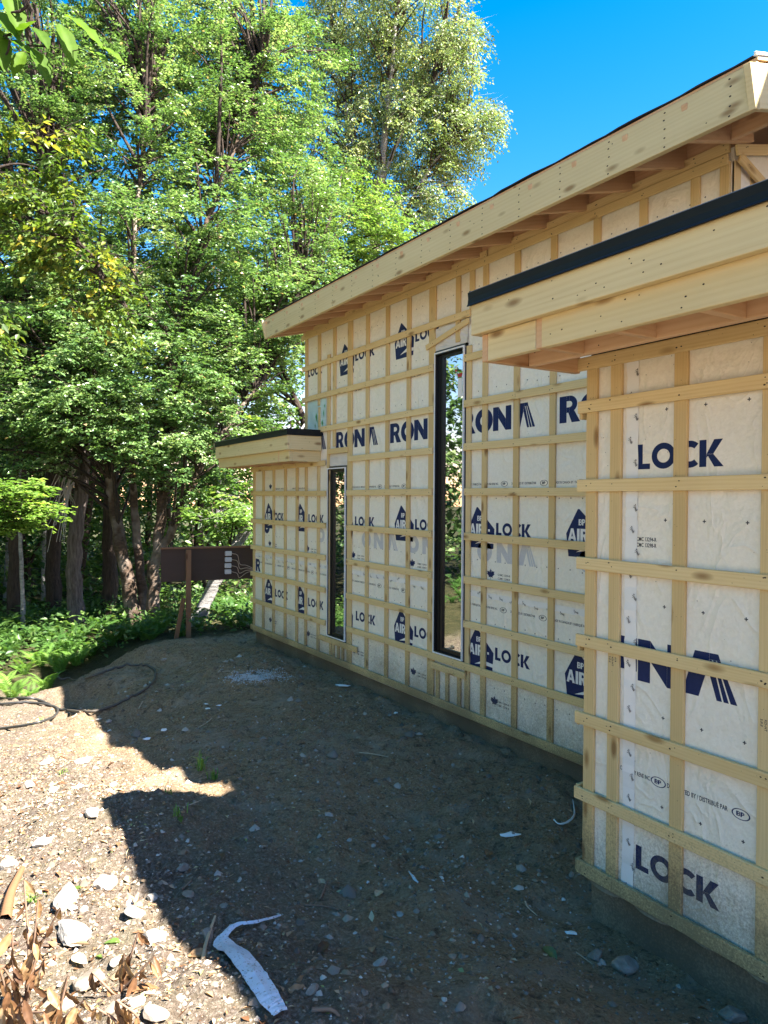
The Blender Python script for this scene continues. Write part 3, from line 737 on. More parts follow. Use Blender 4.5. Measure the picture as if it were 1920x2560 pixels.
# seam tape on the long wall: crinkled clear band with scribbly marks
def band(x, y0, y1, z, w, amp, seed):
    m = MB(); n = int((y1-y0)/.03); rr = random.Random(seed); a = [(rr.uniform(-amp, amp), rr.uniform(0, .004)) for _ in range(n+1)]
    for i in range(n):
        ya, yb = y0+(y1-y0)*i/n, y0+(y1-y0)*(i+1)/n
        m.face([(x-.0012-a[i][1], ya, rz(z)-w/2+a[i][0]), (x-.0012-a[i+1][1], yb, rz(z)-w/2+a[i+1][0]), (x-.0016-a[i+1][1]*.3, yb, rz(z)+w/2), (x-.0016-a[i][1]*.3, ya, rz(z)+w/2)])
    return m
for (a, b) in ((2.7, 5.19), (5.68, 7.36), (7.87, 10.2)):
    m = band(AX, a, b, -.825, .05, .004, int(a*10)); wsub('seam_tape', m.mesh('seam_tape', [M['seal']]), wrapA)
    y = a+.05
    while y < b-.05:
        fonttext('Tyvek', AX-.0062, y+.03, -.83+random.choice((-.03, .0)), .018, wrapA, bold=.0003, rot=random.uniform(-.7, .7), sx=.8); y += .14
# ---- prints on the front wing
m = MB(); text(m, 'LOCK', BX-.0002, 2.365, .148, .118, .08, sx=1.08); wsub('lettering', m.mesh('lettering', [M['navy']]), wrapB, 'word in the upper row of the front wing')
m = MB(); text(m, 'LOCK', BX-.0002, 2.345, -1.765, .115, .08, sx=1.08); wsub('lettering', m.mesh('lettering', [M['navy']]), wrapB)
m = MB(); put(m, G['N'][1], BX-.0006, 2.345, -.86, .20, sx=1.3); put(m, G['a'][1], BX-.0006, 2.10, -.86, .20, sx=1.33)
put(m, [[(0, .2), (.62, .2), (.62, 1), (0, 1)]], BX-.0006, 2.475, -.86, .2); wsub('lettering', m.mesh('lettering', [M['navy']]), wrapB)
m = MB(); put(m, G['a'][1], BX-.0006, .9, -.86, .20, sx=1.33); put(m, G['N'][1], BX-.0006, 1.15, -.86, .20, sx=1.3); put(m, G['o'][1], BX-.0006, 1.4, -.86, .20, sx=1.4)
text(m, 'LOCK', BX-.0002, 1.165, .148, .118, .08, sx=1.08); wsub('lettering', m.mesh('lettering', [M['navy']]), wrapB)
fonttext('CCMC 13294-R', BX-.0005, 2.375, -.192, .019, wrapB, bold=.0006, sx=.72); fonttext('CCMC 13298-R', BX-.0005, 2.375, -.220, .019, wrapB, bold=.0006, sx=.72)
fonttext('N CANADA BY RENE INC.', BX-.0005, 2.462, -1.318, .020, wrapB, bold=.0006, sx=.60)
fonttext('DISTRIBUTED BY / DISTRIBUÉ PAR', BX-.0005, 2.175, -1.318, .021, wrapB, bold=.0006, sx=.68)
m = MB(); bpmark(m, BX-.0006, 2.222, -1.31, .084); bpmark(m, BX-.0006, 1.812, -1.31, .084); wsub('oval_logo', m.mesh('oval_logo', [M['navy']]), wrapB)
m = MB(); n = 70; rr = random.Random(5); pv = None
for i in range(n):
    z0, z1 = -1.92+2.63*i/n, -1.92+2.63*(i+1)/n
    cur = (rr.uniform(0, .004), rr.uniform(-.004, .004)); pv = pv or cur
    m.face([(BX-.0012-pv[0], 2.355+pv[1]*.4, rz(z0)), (BX-.0012-cur[0], 2.355+cur[1]*.4, rz(z1)), (BX-.0014-cur[0], 2.425+cur[1], rz(z1)), (BX-.0014-pv[0], 2.425+pv[1], rz(z0))]); pv = cur
wsub('seam_tape', m.mesh('seam_tape', [M['seal']]), wrapB)
for i in range(24):
    fonttext('Tyvek', BX-.0066, (2.405, 2.375)[i % 2]+random.uniform(-.008, .008), -1.86+.108*i, .016, wrapB, bold=.0004, rot=-1.0+random.uniform(-.2, .2), sx=.62)
for y, z in ((2.495, -.80), (1.712, -.91)):
    for i, s in enumerate(('S-P-F', 'KD-HT', '019')): fonttext(s, BX-ST-.0008, y-.018*i+.01, z+.03, .011, wrapB, bold=.0002, rot=-math.pi/2)

# ------------------------------------------------------------------ main roof
roof = D.objects.new('roof', None); link(roof, house); roof.location = Vector((3.52, 5.3, rz(2.0)))-hp; roof['label'] = 'main sloping roof with open rafters and a deep pale fascia'
ro = Vector((3.52, 5.3, rz(2.0)))
def rboard(name, p0, L, ax, w, t, wd, mat, nails=(), parent=roof, **k): return board(name, p0, L, ax, w, t, wd, mat, parent=parent, nails=nails, **k)
SL = .25
nl = [(x+random.uniform(-.006, .006), y, .0055) for x in np.arange(.2, 6.3, .4) for y in (.02, .07, .12, .17, .21)]+[(random.uniform(.1, 6.2), random.uniform(.02, .2), random.uniform(.003, .006)) for _ in range(14)]
rboard('fascia_board', (3.558, 8.53, rz(1.965)), 6.34, (0, -1, 0), .235, .038, (0, 0, 1), M['fascia'], nl)
for y in list(np.arange(2.60, 8.4, .405))+[8.47]:
    rboard('rafter', (3.56, y+.019, rz(1.972)), .60, Vector((1, 0, SL)), .20, .038, Vector((-SL, 0, 1)), M['joist'])
# ax x wd for rafter points to -y
for yy, nm in ((2.228, 'rake'), (8.53, 'rake')):
    rboard('rake_board', (3.521, yy, rz(1.962)), 6.2, Vector((1, 0, SL)), .222, .038, Vector((-SL, 0, 1)), M['fascia'], nl[:30])
for x in (3.75,):   # lookout blocks between last rafter and rake
    rboard('lookout', (3.9, 2.232, rz(2.06)), .34, (0, 1, 0), .14, .03, (0, 0, 1), M['joist'])
def slab(name, x0, x1, y0, y1, z0, th, mat, parent, org, wavy=0.):
    m = MB(); n = 60 if wavy else 1
    rr = random.Random(4)
    dz = [rr.uniform(0, wavy) for _ in range(n+1)]; dx = [rr.uniform(0, wavy*1.5) for _ in range(n+1)]
    for i in range(n):
        a, b = y0+(y1-y0)*i/n, y0+(y1-y0)*(i+1)/n
        za, zb = z0+dz[i], z0+dz[i+1]
        A0, B0 = (x0-dx[i], a, za), (x0-dx[i+1], b, zb); A1, B1 = (x0-dx[i], a, za+th), (x0-dx[i+1], b, zb+th)
        rise = SL*(x1-x0)
        C0, D0 = (x1, a, z0+rise), (x1, b, z0+rise); C1, D1 = (x1, a, z0+rise+th), (x1, b, z0+rise+th)
        m.face([A0, C0, D0, B0]); m.face([A1, B1, D1, C1]); m.face([A0, B0, B1, A1]); m.face([C0, C1, D1, D0])
        if i == 0: m.face([A0, A1, C1, C0])
        if i == n-1: m.face([B0, D0, D1, B1])
    me = m.mesh(name, [mat])
    for v in me.vertices: v.co -= org
    o = D.objects.new(name, me); link(o, parent); return o
slab('roof_deck', 3.525, 9.9, 2.185, 8.535, rz(2.203), .014, M['joist'], roof, ro)
slab('shingles', 3.516, 9.9, 2.20, 8.545, rz(2.2185), .006, M['shingle'], roof, ro, .007)
m = MB(); m.box(0, 0, 0, 1, 1, 1)
rboard('drip_edge', (3.50, 2.19, rz(2.216)), 6.2, Vector((1, 0, SL)), .018, .012, Vector((-SL, 0, 1)), M['liner'])
# near end wall of the upper storey
wallE = 2.655
board('furring_strip', (AX+.0, wallE+.0, rz(1.0)), 1.02, (0, 0, 1), .064, ST, (1, 0, 0), M['furring'])
board('strap', (AX-.02, wallE-ST, rz(2.03)), 1.6, Vector((1, 0, SL)), .062, ST, Vector((-SL, 0, 1)), M['strap'], nails=nail_at([.1, .5, .9], 1.6, .062))
board('strap', (AX-.01, wallE-ST, rz(2.0)), 1.2, Vector((1, 0, -.42)), .062, ST, Vector((.42, 0, 1)), M['strap'], nails=nail_at([.1, .5, .9], 1.2, .062))
board('furring_strip', (AX+.16, wallE, rz(1.0)), .96, (0, 0, 1), .05, ST, (1, 0, 0), M['furring'])
m = MB()
def pute(m, polys, x, z, s, mi=0, dy=0, sx=1.):
    for p in polys: m.face([(x+u*s*sx, 2.6592-.0006*mi-dy, rz(z)+v*s) for u, v in p], mi)
pute(m, [[(0, 0), (2.2, 0), (2.2, 1.6), (1.0, 2.3), (0, 1.6)]], AX+.22, 1.35, .28, 0); pute(m, ring(.45, .5, .4, .24, 0, 360, 20), AX+.25, 1.58, .22, 1, sx=.7); pute(m, G['L'][1], AX+.40, 1.6, .2, 1)
wsub('logo', m.mesh('logo', [M['navy'], M['white']]), wrapA)
# ------------------------------------------------------------------ canopies
def canopy(x0, xw, y0, y1, ztop, hu, hl, trim, label, set2, joists, beamx=None, gap=.04, near=True, far=True, ymem=None):
    """x0: outer face, xw: wall; y0..y1 extents; ztop: top of the black trim"""
    c = D.objects.new('canopy', None); link(c, house); org = Vector((x0, y1, rz(ztop))); c.location = org-hp; c['label'] = label
    zt = ztop-trim
    def nl_(L, w): return [(random.uniform(.02, L-.02), random.uniform(.1, .9)*w, random.uniform(.0025, .004)) for _ in range(int(L*9))]
    L = y1-y0
    board('fascia_board', (x0+.038, y1, rz(zt-hu)), L, (0, -1, 0), hu, .038, (0, 0, 1), M['fascia'], c, nl_(L, hu))
    board('side_board', (x0+.039, y1+.0005, rz(zt-hu+.001)), xw-x0-.04, (1, 0, 0), hu-.002, .038, (0, 0, 1), M['fascia'], c, bevel=.002)
    if near: board('side_board', (x0+.039, y0+.0375, rz(zt-hu+.001)), xw-x0-.04, (1, 0, 0), hu-.002, .038, (0, 0, 1), M['fascia'], c, nl_(.4, hu))
    x1 = x0+.04; ya, yb = y0+.04, y1-.035; zl = zt-hu-hl
    lb = set2
    board('fascia_board', (x1+.038, lb, rz(zl)), lb-ya, (0, -1, 0), hl+.003, .038, (0, 0, 1), M['fascia'], c, nl_(lb-ya, hl))
    board('fascia_board', (x1+.040, yb-.038, rz(zl)), yb-.038-lb-gap, (0, -1, 0), hl+.002, .037, (0, 0, 1), M['fascia'], c)
    board('side_board', (x1, yb, rz(zl)), xw-x1, (1, 0, 0), hl+.001, .037, (0, 0, 1), M['joist'], c)
    if near: board('side_board', (x1+.039, ya+.036, rz(zl+.001)), xw-x1-.04, (1, 0, 0), hl, .037, (0, 0, 1), M['fascia'], c)
    bx = beamx or xw
    for y in joists: board('joist', (x1+.002 if abs(y-(lb+.02)) < .03 else x1+.04, y+.019, rz(zl+.001)), bx-x1-.04+(.038 if abs(y-(lb+.02)) < .03 else 0), (1, 0, 0), hl+hu*.9, .038, (0, 0, 1), M['joist'], c)
    if beamx: board('ledger', (bx+.038, yb-.04, rz(zl)), L-.1, (0, -1, 0), hl+hu*.8, .038, (0, 0, 1), M['joist'], c, nl_(L, .2))
    # deck + membrane
    m = MB(); m.box(x0+.002, y0, rz(zt+.001), xw+.0, y1, rz(zt+.013)); m.box(x0+.006, y0+.004, rz(zt+.0131), xw-.002, y1-.004, rz(ztop-.006), 1)
    me = m.mesh('deck', [M['joist'], M['shingle']])
    for v in me.vertices: v.co -= org
    o = D.objects.new('deck', me); link(o, c)
    # black drip trim: vertical leg with kicked lip and folded top
    m = MB(); ox = x0-.012; ly = y1+.012; ny = y0-.012
    prof = [(ox+.05, ztop+.004), (ox+.012, ztop), (ox, ztop-.008), (ox+.003, ztop-trim*.55), (ox, zt+.006), (ox-.006, zt-.004), (ox-.002, zt-.006), (ox+.008, zt+.004)]
    for (a, b), (a2, b2) in zip(prof[:-1], prof[1:]): m.face([(a, ly, rz(b)), (a, ny, rz(b)), (a2, ny, rz(b2)), (a2, ly, rz(b2))])
    m.box(ox+.009, ly-.008, rz(zt), xw+.01, ly, rz(ztop+.002))
    if near: m.box(ox+.0, ny-.004, rz(zt), xw+.0, ny+.008, rz(ztop+.002))
    me = m.mesh('drip_edge', [M['black metal']])
    for v in me.vertices: v.co -= org
    o = D.objects.new('drip_edge', me); link(o, c)
    return c
canopy(2.20, 2.86, -3.2, 2.785, .993, .143, .128, .068, 'larger canopy with black drip edge over the front wing', 2.35, [2.367]+[2.367-.385*k for k in range(1, 14)], beamx=2.50)
canopy(3.60, 4.05, 8.02, 10.60, .832, .175, .135, .075, 'small flat canopy over the far end of the long wall', 8.35, [8.37+.4*k for k in range(6)], gap=.004)
# flat roofs behind the canopies
m = MB(); m.box(2.87, -3.2, rz(.93), 6.5, 2.655, rz(.97)); m.box(2.862, -3.2, rz(.971), 6.5, 2.652, rz(.984), 1); m.box(4.2, 8.51, rz(.765), 9.9, 10.6, rz(.80), 1)
m.box(4.052, 8.51, rz(.762), 4.2, 10.6, rz(.80), 1)
hobj('flat_roof', m.mesh('flat_roof', [M['joist'], M['shingle']]))

# ------------------------------------------------------------------ utility backboard
bl = W(402, 1455, 11.3); brr = W(640, 1447, 11.9)
tl = W(403, 1373, 11.3)
base = at(473, 1590); 
bb = empty('utility_backboard', Vector(tuple(base)), 'dark brown plywood utility board on a post between the birches and the far corner', 'backboard')
dirv = Vector(brr-bl); dirv.z = 0; Lb = dirv.length+.55; dirv.normalize()
hb = float(tl[2]-bl[2]); nrm = Vector((-dirv.y, dirv.x, 0))
z0b = float(bl[2])
def bsub(name, p0, L, ax, w, t, wd, mat, **k): return board(name, p0, L, ax, w, t, wd, mat, parent=bb, **k)
bsub('board', (bl[0], bl[1], z0b), Lb, dirv, hb, .018, (0, 0, 1), M['ply'])
pn = dirv.cross(Vector((0, 0, 1)))
bsub('top_rail', (bl[0]-dirv.x*.01+pn.x*.05, bl[1]+pn.y*.05, z0b+hb), Lb+.02, dirv, .085, .03, -pn, M['redwood'])
pp = Vector(W(473, 1480, 11.25)); gz = float(ground(pp.x, pp.y))-.15
bsub('post', (pp.x-dirv.x*.045, pp.y-dirv.y*.045, gz), z0b+hb-.005-gz, (0, 0, 1), .075, .05, -dirv if False else dirv, M['redwood'])
b0 = Vector(W(435, 1602, 11.15)); b1 = Vector(W(465, 1495, 11.2)); ax = b1-b0
bsub('brace', tuple(b0), ax.length, ax, .06, .035, dirv, M['redwood'])
for k in range(4):
    p = Vector(W(575+(-1 if k > 1 else 0), 1385+15.3*k, 11.55)); q = Vector(bl)+dirv*((p-Vector(bl)).dot(dirv))+pn*.012
    m = MB(); m.box(-.05, -.03, -.036, .05, .03, .036); me = m.mesh('outlet_box', [M['elbox']])
    bm = bmesh.new(); bm.from_mesh(me); bmesh.ops.bevel(bm, geom=bm.edges[:], offset=.006, segments=2, affect='EDGES'); bm.to_mesh(me); bm.free()
    o = D.objects.new('outlet_box', me); link(o, bb); o.location = Vector((q.x, q.y, p.z))-bb.location+pn*.035; o.rotation_euler = (0, 0, math.atan2(dirv.y, dirv.x))
    a = Vector((q.x, q.y, p.z))+pn*.06+dirv*.05
    e = Vector(W(640, 1425, 11.7))+pn*.05
    pth = smoothpath([a, a+dirv*.09-Vector((0, 0, .03)), a+dirv*.13-Vector((0, 0, .10+.03*(3-k)*.8)), a*.4+e*.6-Vector((0, 0, .03)), e], 6)
    V, Fq = tube(pth-np.array(bb.location), .005, 6); obj('cable', np_mesh('cable', V, Fq, [M['cable']], smooth=True), bb)

# ------------------------------------------------------------------ leaves, trees
def leaf_arrays(P, Dr, N, L, Wd, fold=.18):
    """P base, Dr direction, N normal (all n x 3), L, Wd (n)"""
    Dr = Dr/(np.linalg.norm(Dr, axis=1)[:, None]+1e-9)
    S = np.cross(Dr, N); S /= np.linalg.norm(S, axis=1)[:, None]+1e-9; N = np.cross(S, Dr)
    L = L[:, None]; Wd = Wd[:, None]
    mid = P+Dr*L*.42
    V = np.stack([P, mid+S*Wd*.5+N*Wd*fold, P+Dr*L-N*L*.12, mid-S*Wd*.5+N*Wd*fold], 1).reshape(-1, 3)
    n = len(P); i = np.arange(n)*4
    T = np.concatenate([np.stack([i, i+1, i+2], 1), np.stack([i, i+2, i+3], 1)])
    return V, T
def sprays(C, out, n_tw, n_lf, size, g, leafL, droop=.25, flat=.35, spread=1.0):
    """C cluster centres (k,3), out outward dirs; returns leaf P,D,N"""
    k = len(C); 
    a0 = np.arctan2(out[:, 1], out[:, 0])
    ang = a0[:, None]+g.uniform(-spread, spread, (k, n_tw))
    ln = size*g.uniform(.6, 1.15, (k, n_tw))
    td = np.stack([np.cos(ang), np.sin(ang), g.normal(out[:, 2][:, None]*.4, .2, (k, n_tw))], -1)
    st = C[:, None, :]-td*ln[..., None]*.5+g.normal(0, size*.16, (k, n_tw, 3))*[1, 1, .8]
    t = np.linspace(.05, 1, n_lf)[None, None, :]+g.uniform(-.03, .03, (k, n_tw, n_lf))
    side = np.where(np.arange(n_lf) % 2 == 0, 1., -1.)[None, None, :]*np.ones((k, n_tw, n_lf))
    P = st[:, :, None, :]+td[:, :, None, :]*(ln[..., None]*t)[..., None]
    P[..., 2] -= droop*size*(t**2)
    P += g.normal(0, .012, P.shape)
    sv = np.stack([-np.sin(ang), np.cos(ang), np.zeros_like(ang)], -1)
    Dr = td[:, :, None, :]*g.uniform(.4, 1., (k, n_tw, n_lf, 1))+sv[:, :, None, :]*side[..., None]*g.uniform(.5, 1.1, (k, n_tw, n_lf, 1))
    Dr[..., 2] -= g.uniform(.1, .9, (k, n_tw, n_lf))*droop*2.5
    N = np.zeros_like(Dr); N[..., 2] = 1; N += g.normal(0, flat, N.shape)
    return P.reshape(-1, 3), Dr.reshape(-1, 3), N.reshape(-1, 3), st.reshape(-1, 3), (st+td*ln[..., None]).reshape(-1, 3)
def blob_pts(g, blobs):
    C = []
    for (c, r, n) in blobs:
        r = np.array(r if hasattr(r, '__len__') else (r, r, r*.9)); d = g.normal(size=(n, 3)); d /= np.linalg.norm(d, axis=1)[:, None]
        rad = g.uniform(.25, 1., (n, 1))**(1/2.2)
        C.append(np.asarray(c)+d*rad*r)
    return np.concatenate(C)
def tree(name, label, cat, group, stems, blobs, mat, barkm, leafL=.09, size=.6, n_tw=6, n_lf=12, seed=1, droop=.25, flat=.4, base=None, limb=1., rndshift=0., spread=1.0, extra=None):
    g = np.random.default_rng(seed)
    base = np.array(base if base is not None else stems[0][0][0], float)
    root = empty(name, tuple(base), label, cat, group)
    parts = []; trs = []
    for pts, rad in stems:
        p = smoothpath(pts, 5); rr = np.interp(np.linspace(0, 1, len(p)), np.linspace(0, 1, len(rad)), rad)
        p = p+g.normal(0, .012, p.shape)*[1, 1, 0]
        V, Fq = tube(p, rr*(1+g.normal(0, .04, len(p))), 10); parts.append((V, Fq)); trs.append(p)
    C = blob_pts(g, blobs) if blobs else np.zeros((0, 3))
    allp = np.concatenate(trs)
    outs = []
    lb = []
    for c in C:
        d = np.linalg.norm((allp-c)*[1, 1, .45], axis=1)+np.where(allp[:, 2] > c[2]-.1, 3., 0)+g.uniform(0, .9, len(allp))
        j = int(np.argmin(d)); q = allp[j]; o = c-q; n = np.linalg.norm(o)+1e-6; outs.append(o/n)
        if g.random() < .32*limb:
            mid = q*.45+c*.55+np.array([0, 0, .12*n])+g.normal(0, .05*n, 3)
            pth = smoothpath([q, mid, c], 4); r = .012+.012*min(n, 4)
            lb.append(tube(pth, np.linspace(r, .005, len(pth)), 4))
    V, Fq = join(parts+lb); nt_ = sum(len(f) for _, f in parts)
    obj('trunk', np_mesh('trunk', V-base, Fq, [barkm, M['bark']], midx=np.arange(len(Fq)) >= nt_, smooth=True), root)
    if len(C):
        P, Dr, N, s0, s1 = sprays(C, np.array(outs), n_tw, n_lf, size, g, leafL, droop, flat, spread)
        n = len(P); L = leafL*g.uniform(.65, 1.25, n); V, T = leaf_arrays(P, Dr, N, L, L*g.uniform(.5, .65, n))
        cl = np.repeat(g.normal(0, .16, len(C)), n_tw*n_lf)
        rnd = np.clip(g.beta(2, 2.3, n)*.9+cl+rndshift, 0, .97); rnd[g.random(n) < .006] = 1.
        V = V-base; rv = np.repeat(rnd, 4)
        # a share of the twigs as thin three-sided sticks
        k = min(len(s0), 2600); sel = g.choice(len(s0), k, replace=False); a, b = s0[sel]-base, s1[sel]-base
        dd = b-a; sd = np.cross(dd, [0, 0, 1.]); sd /= np.linalg.norm(sd, axis=1)[:, None]+1e-9; w = .004
        TV = np.stack([a+sd*w, a-sd*w, b+[0, 0, -.03], a+[0, 0, w*1.5]], 1).reshape(-1, 3); i = np.arange(k)*4+len(V)
        TT = np.concatenate([np.stack([i, i+1, i+2], 1), np.stack([i+1, i+3, i+2], 1), np.stack([i+3, i, i+2], 1)])
        me = np_mesh('crown', np.concatenate([V, TV]), np.concatenate([T, TT]), [mat, barkm], midx=np.concatenate([np.zeros(len(T)), np.ones(len(TT))]), attr=np.concatenate([rv, np.zeros(len(TV))]))
        obj('crown', me, root)
    return root
def gp(px, py, z):      # a base point on the ground at given depth and column
    p = W(px, py, z); p[2] = float(ground(p[0], p[1]))-.12; return p
def st(cols, zs, rad):  # stem through pixel columns; first point dropped to the ground
    pts = [W(px, py, z) for (px, py), z in zip(cols, zs)]; pts[0] = gp(*cols[0], zs[0]); return (pts, rad)
B = lambda px, py, z, r, n: (W(px, py, z), r, n)

tree('birch_clump', 'clump of three yellow birch trunks with peeling bark left of the brown board', 'tree', None,
  [st([(342, 1560), (318, 1440), (296, 1330), (280, 1230), (262, 1090), (225, 930), (165, 700), (120, 420)], [13]*6+[13.4, 14], [.13, .115, .105, .10, .085, .07, .045, .02]),
   st([(372, 1560), (352, 1440), (338, 1300), (330, 1180), (318, 950), (330, 700), (350, 420), (380, 200)], [13.2]*6+[14, 14.5], [.095, .08, .07, .065, .055, .045, .03, .015]),
   st([(392, 1560), (382, 1460), (394, 1350), (410, 1220), (428, 1050), (440, 850), (500, 600), (600, 330), (660, 150)], [13.1]*6+[14, 15, 15.5], [.13, .105, .095, .09, .075, .06, .045, .03, .015]),
   ([W(394, 1400, 13.1), W(440, 1300, 13.1), W(500, 1170, 13.3), W(570, 1060, 13.6), W(680, 920, 14.6), W(760, 760, 15.6)], [.09, .07, .055, .04, .025, .01])],
  [B(330, 930, 12.6, (1.6, 1.4, .9), 75), B(520, 900, 13.4, 1.2, 60), B(600, 700, 14.2, 1.5, 90), B(430, 640, 13.6, 1.7, 110), B(250, 640, 14, 1.7, 90), B(760, 720, 15.2, 1.35, 70),
   B(560, 420, 15, 1.9, 120), B(340, 330, 14.6, 1.9, 120), B(700, 480, 15.6, 1.5, 70), B(520, 150, 15.6, 1.9, 110), B(250, 80, 15, 1.9, 100), B(700, 200, 16.5, 1.5, 70), B(80, 160, 17.5, 1.9, 70), B(300, 220, 17.5, 1.9, 70), B(500, 300, 18, 1.9, 60), B(560, 60, 18, 1.8, 50), B(120, 300, 14.6, 1.7, 80), B(400, 30, 16, 1.8, 80), B(80, 60, 15, 1.6, 60), B(620, 300, 16, 1.6, 70), B(480, 780, 14.6, 1.8, 90), B(760, 420, 17, 1.3, 40), B(130, 650, 14, 1.6, 70), B(640, 20, 17, 1.4, 50), B(640, 900, 13.9, .9, 40), B(700, 820, 14.8, 1., 40), B(570, 1080, 13.4, .8, 28), B(60, 1090, 12.2, .9, 34), B(200, 1010, 12.0, 1.0, 44), B(380, 1060, 12.2, .8, 32), B(480, 1000, 12.8, .8, 30), B(450, 1150, 12.6, .7, 26), B(100, 860, 12.4, 1.2, 50), B(300, 820, 12.6, 1.2, 50), B(300, 1080, 12.2, .6, 16)],
  M['leaf'], M['bark birch'], leafL=.076, size=.6, seed=11, n_lf=18, flat=.5)
tree('silver_birch', 'tall pale birch with hanging silvery leaves against the blue sky', 'tree', None,
  [st([(960, 1300), (940, 900), (935, 600), (960, 350), (985, 100), (1000, -150)], [21]*6, [.2, .16, .13, .1, .06, .02]),
   ([W(940, 700, 21), W(1010, 540, 21), W(1090, 400, 21), W(1160, 330, 21)], [.08, .06, .04, .015]), ([W(945, 480, 21), W(1020, 300, 21), W(1120, 150, 21)], [.07, .05, .015]),
   ([W(935, 600, 21), W(880, 350, 21.5), W(840, 120, 22)], [.07, .05, .015])],
  [B(900, 60, 21.5, (1.5, 2, 1.6), 90), B(1040, 40, 21, (1.7, 2, 1.6), 95), B(1100, 190, 21, (1.2, 1.6, 1.1), 75), B(1150, 330, 21, (.95, 1.4, .9), 60), B(1190, 300, 21, (.7, .9, .5), 22), B(1000, 340, 21, 1.7, 85), B(1080, 480, 21, (.9, 1.3, 1.0), 45),
   B(870, 300, 21.5, 1.5, 55), B(980, 560, 21, (1.3, 1.5, 1.1), 50), B(800, 380, 22, 1.6, 60), B(830, 60, 22, 1.2, 36), B(860, 160, 22, 1.6, 50), B(960, 180, 22, 1.8, 70), B(1060, 300, 21.5, 1.5, 70), B(1000, -150, 21, 2.3, 60), B(1150, 80, 21, (.7, 1, .9), 26), B(860, 480, 21, 1.3, 40), B(1120, 560, 21, .7, 18)],
  M['leaf silver'], M['bark pale'], leafL=.085, size=.7, seed=12, droop=.7, n_tw=7, n_lf=13, flat=.8)
tree('ironwood_tree', 'leafy green tree spreading above the low end of the house roof', 'tree', None,
  [st([(760, 1500), (770, 1200), (790, 900), (820, 700), (860, 520)], [17.5]*5, [.14, .12, .1, .06, .02]),
   ([W(775, 1100, 17.5), W(700, 900, 17.2), W(640, 760, 17)], [.08, .05, .02])],
  [B(860, 560, 17.5, 1.5, 80), B(960, 620, 17.5, (1.3, 1.3, .9), 60), B(1010, 700, 17.8, .9, 30), B(800, 760, 17, 1.4, 70), B(660, 850, 16.6, 1.4, 70), B(720, 620, 17, 1.3, 50), B(620, 1050, 16.5, 1.1, 40), B(900, 760, 18, 1.3, 40)],
  M['leaf bright'], M['bark'], leafL=.09, size=.6, seed=13, flat=.5, limb=.35)
tree('old_snag', 'thick dark trunk with shredded grey bark and bare dead twigs', 'tree', None,
  [st([(196, 1570), (186, 1450), (190, 1330), (205, 1200), (212, 1110), (190, 980), (140, 830), (110, 600)], [13.6]*8, [.165, .14, .13, .12, .09, .07, .05, .02])],
  [B(140, 900, 13, 1.3, 60), B(60, 760, 13, 1.4, 60), B(100, 1000, 12.4, .9, 28), B(200, 780, 13.4, 1.2, 45)], M['leaf'], M['bark snag'], seed=14, leafL=.10)
g = np.random.default_rng(5); parts = []
for k in range(15):
    a = W(196-g.uniform(0, 20), 1150+g.uniform(-40, 60), 13.3); e = W(196-g.uniform(30, 95), 1250+g.uniform(-20, 130), 12.8)
    p = smoothpath([a, a*.6+e*.4+[0, 0, .18], e], 5)+g.normal(0, .012, (11, 3)); parts.append(tube(p, np.linspace(.018, .004, len(p)), 4))
    q = p[6]; e2 = q+g.normal(0, .12, 3)+[0, 0, -.22]; parts.append(tube([q, (q+e2)/2+.02, e2], [.006, .005, .003], 3))
V, Fq = join(parts); snag = D.objects['old_snag']; obj('dead_twigs', np_mesh('dead_twigs', V-np.array(snag.location), Fq, [M['dead twig']]), snag)
tree('leaning_birch', 'pale grey birch trunk leaning right behind the brown board', 'tree', None,
  [st([(478, 1590), (520, 1490), (562, 1410), (600, 1345), (640, 1280), (700, 1180), (760, 1060)], [12.9]*5+[13.4, 14], [.14, .105, .10, .10, .09, .07, .02])],
  [B(600, 1240, 13.2, (.7, .7, .35), 16), B(545, 1290, 12.6, (.6, .5, .3), 12), B(650, 1120, 14, .7, 16)], M['leaf bright'], M['bark pale'], seed=15, leafL=.11, size=.5)
tree('hemlock_tree', 'dark trunk at the left edge beside a thin white stem', 'tree', None,
  [st([(34, 1580), (40, 1400), (46, 1200), (52, 900), (60, 600)], [14]*5, [.16, .13, .12, .1, .05])], [B(40, 620, 14.5, 1.6, 70), B(60, 330, 15, 1.8, 70), B(0, 960, 14, 1.2, 30)], M['leaf'], M['bark'], seed=16)
tree('beech_tree', 'dark straight trunk between the left edge and the snag', 'tree', None,
  [st([(136, 1575), (134, 1400), (132, 1200), (138, 900)], [15.3]*4, [.17, .15, .14, .09])], [B(130, 800, 16, 1.5, 50)], M['leaf dark'], M['bark'], seed=17)
tree('maple_tree', 'black trunk in the shade just left of the birch clump', 'tree', None,
  [st([(272, 1570), (274, 1400), (276, 1200), (300, 900)], [14.6]*4, [.16, .14, .12, .08])], [B(300, 1000, 15.5, 1.4, 50)], M['leaf dark'], M['bark'], seed=18)
tree('white_sapling', 'thin white birch sapling right of the edge trunk', 'tree', None,
  [st([(60, 1570), (52, 1400), (48, 1250), (70, 1000)], [13.2]*4, [.045, .035, .03, .01])], [B(55, 1050, 13.2, .6, 8)], M['leaf bright'], M['bark pale'], seed=19)
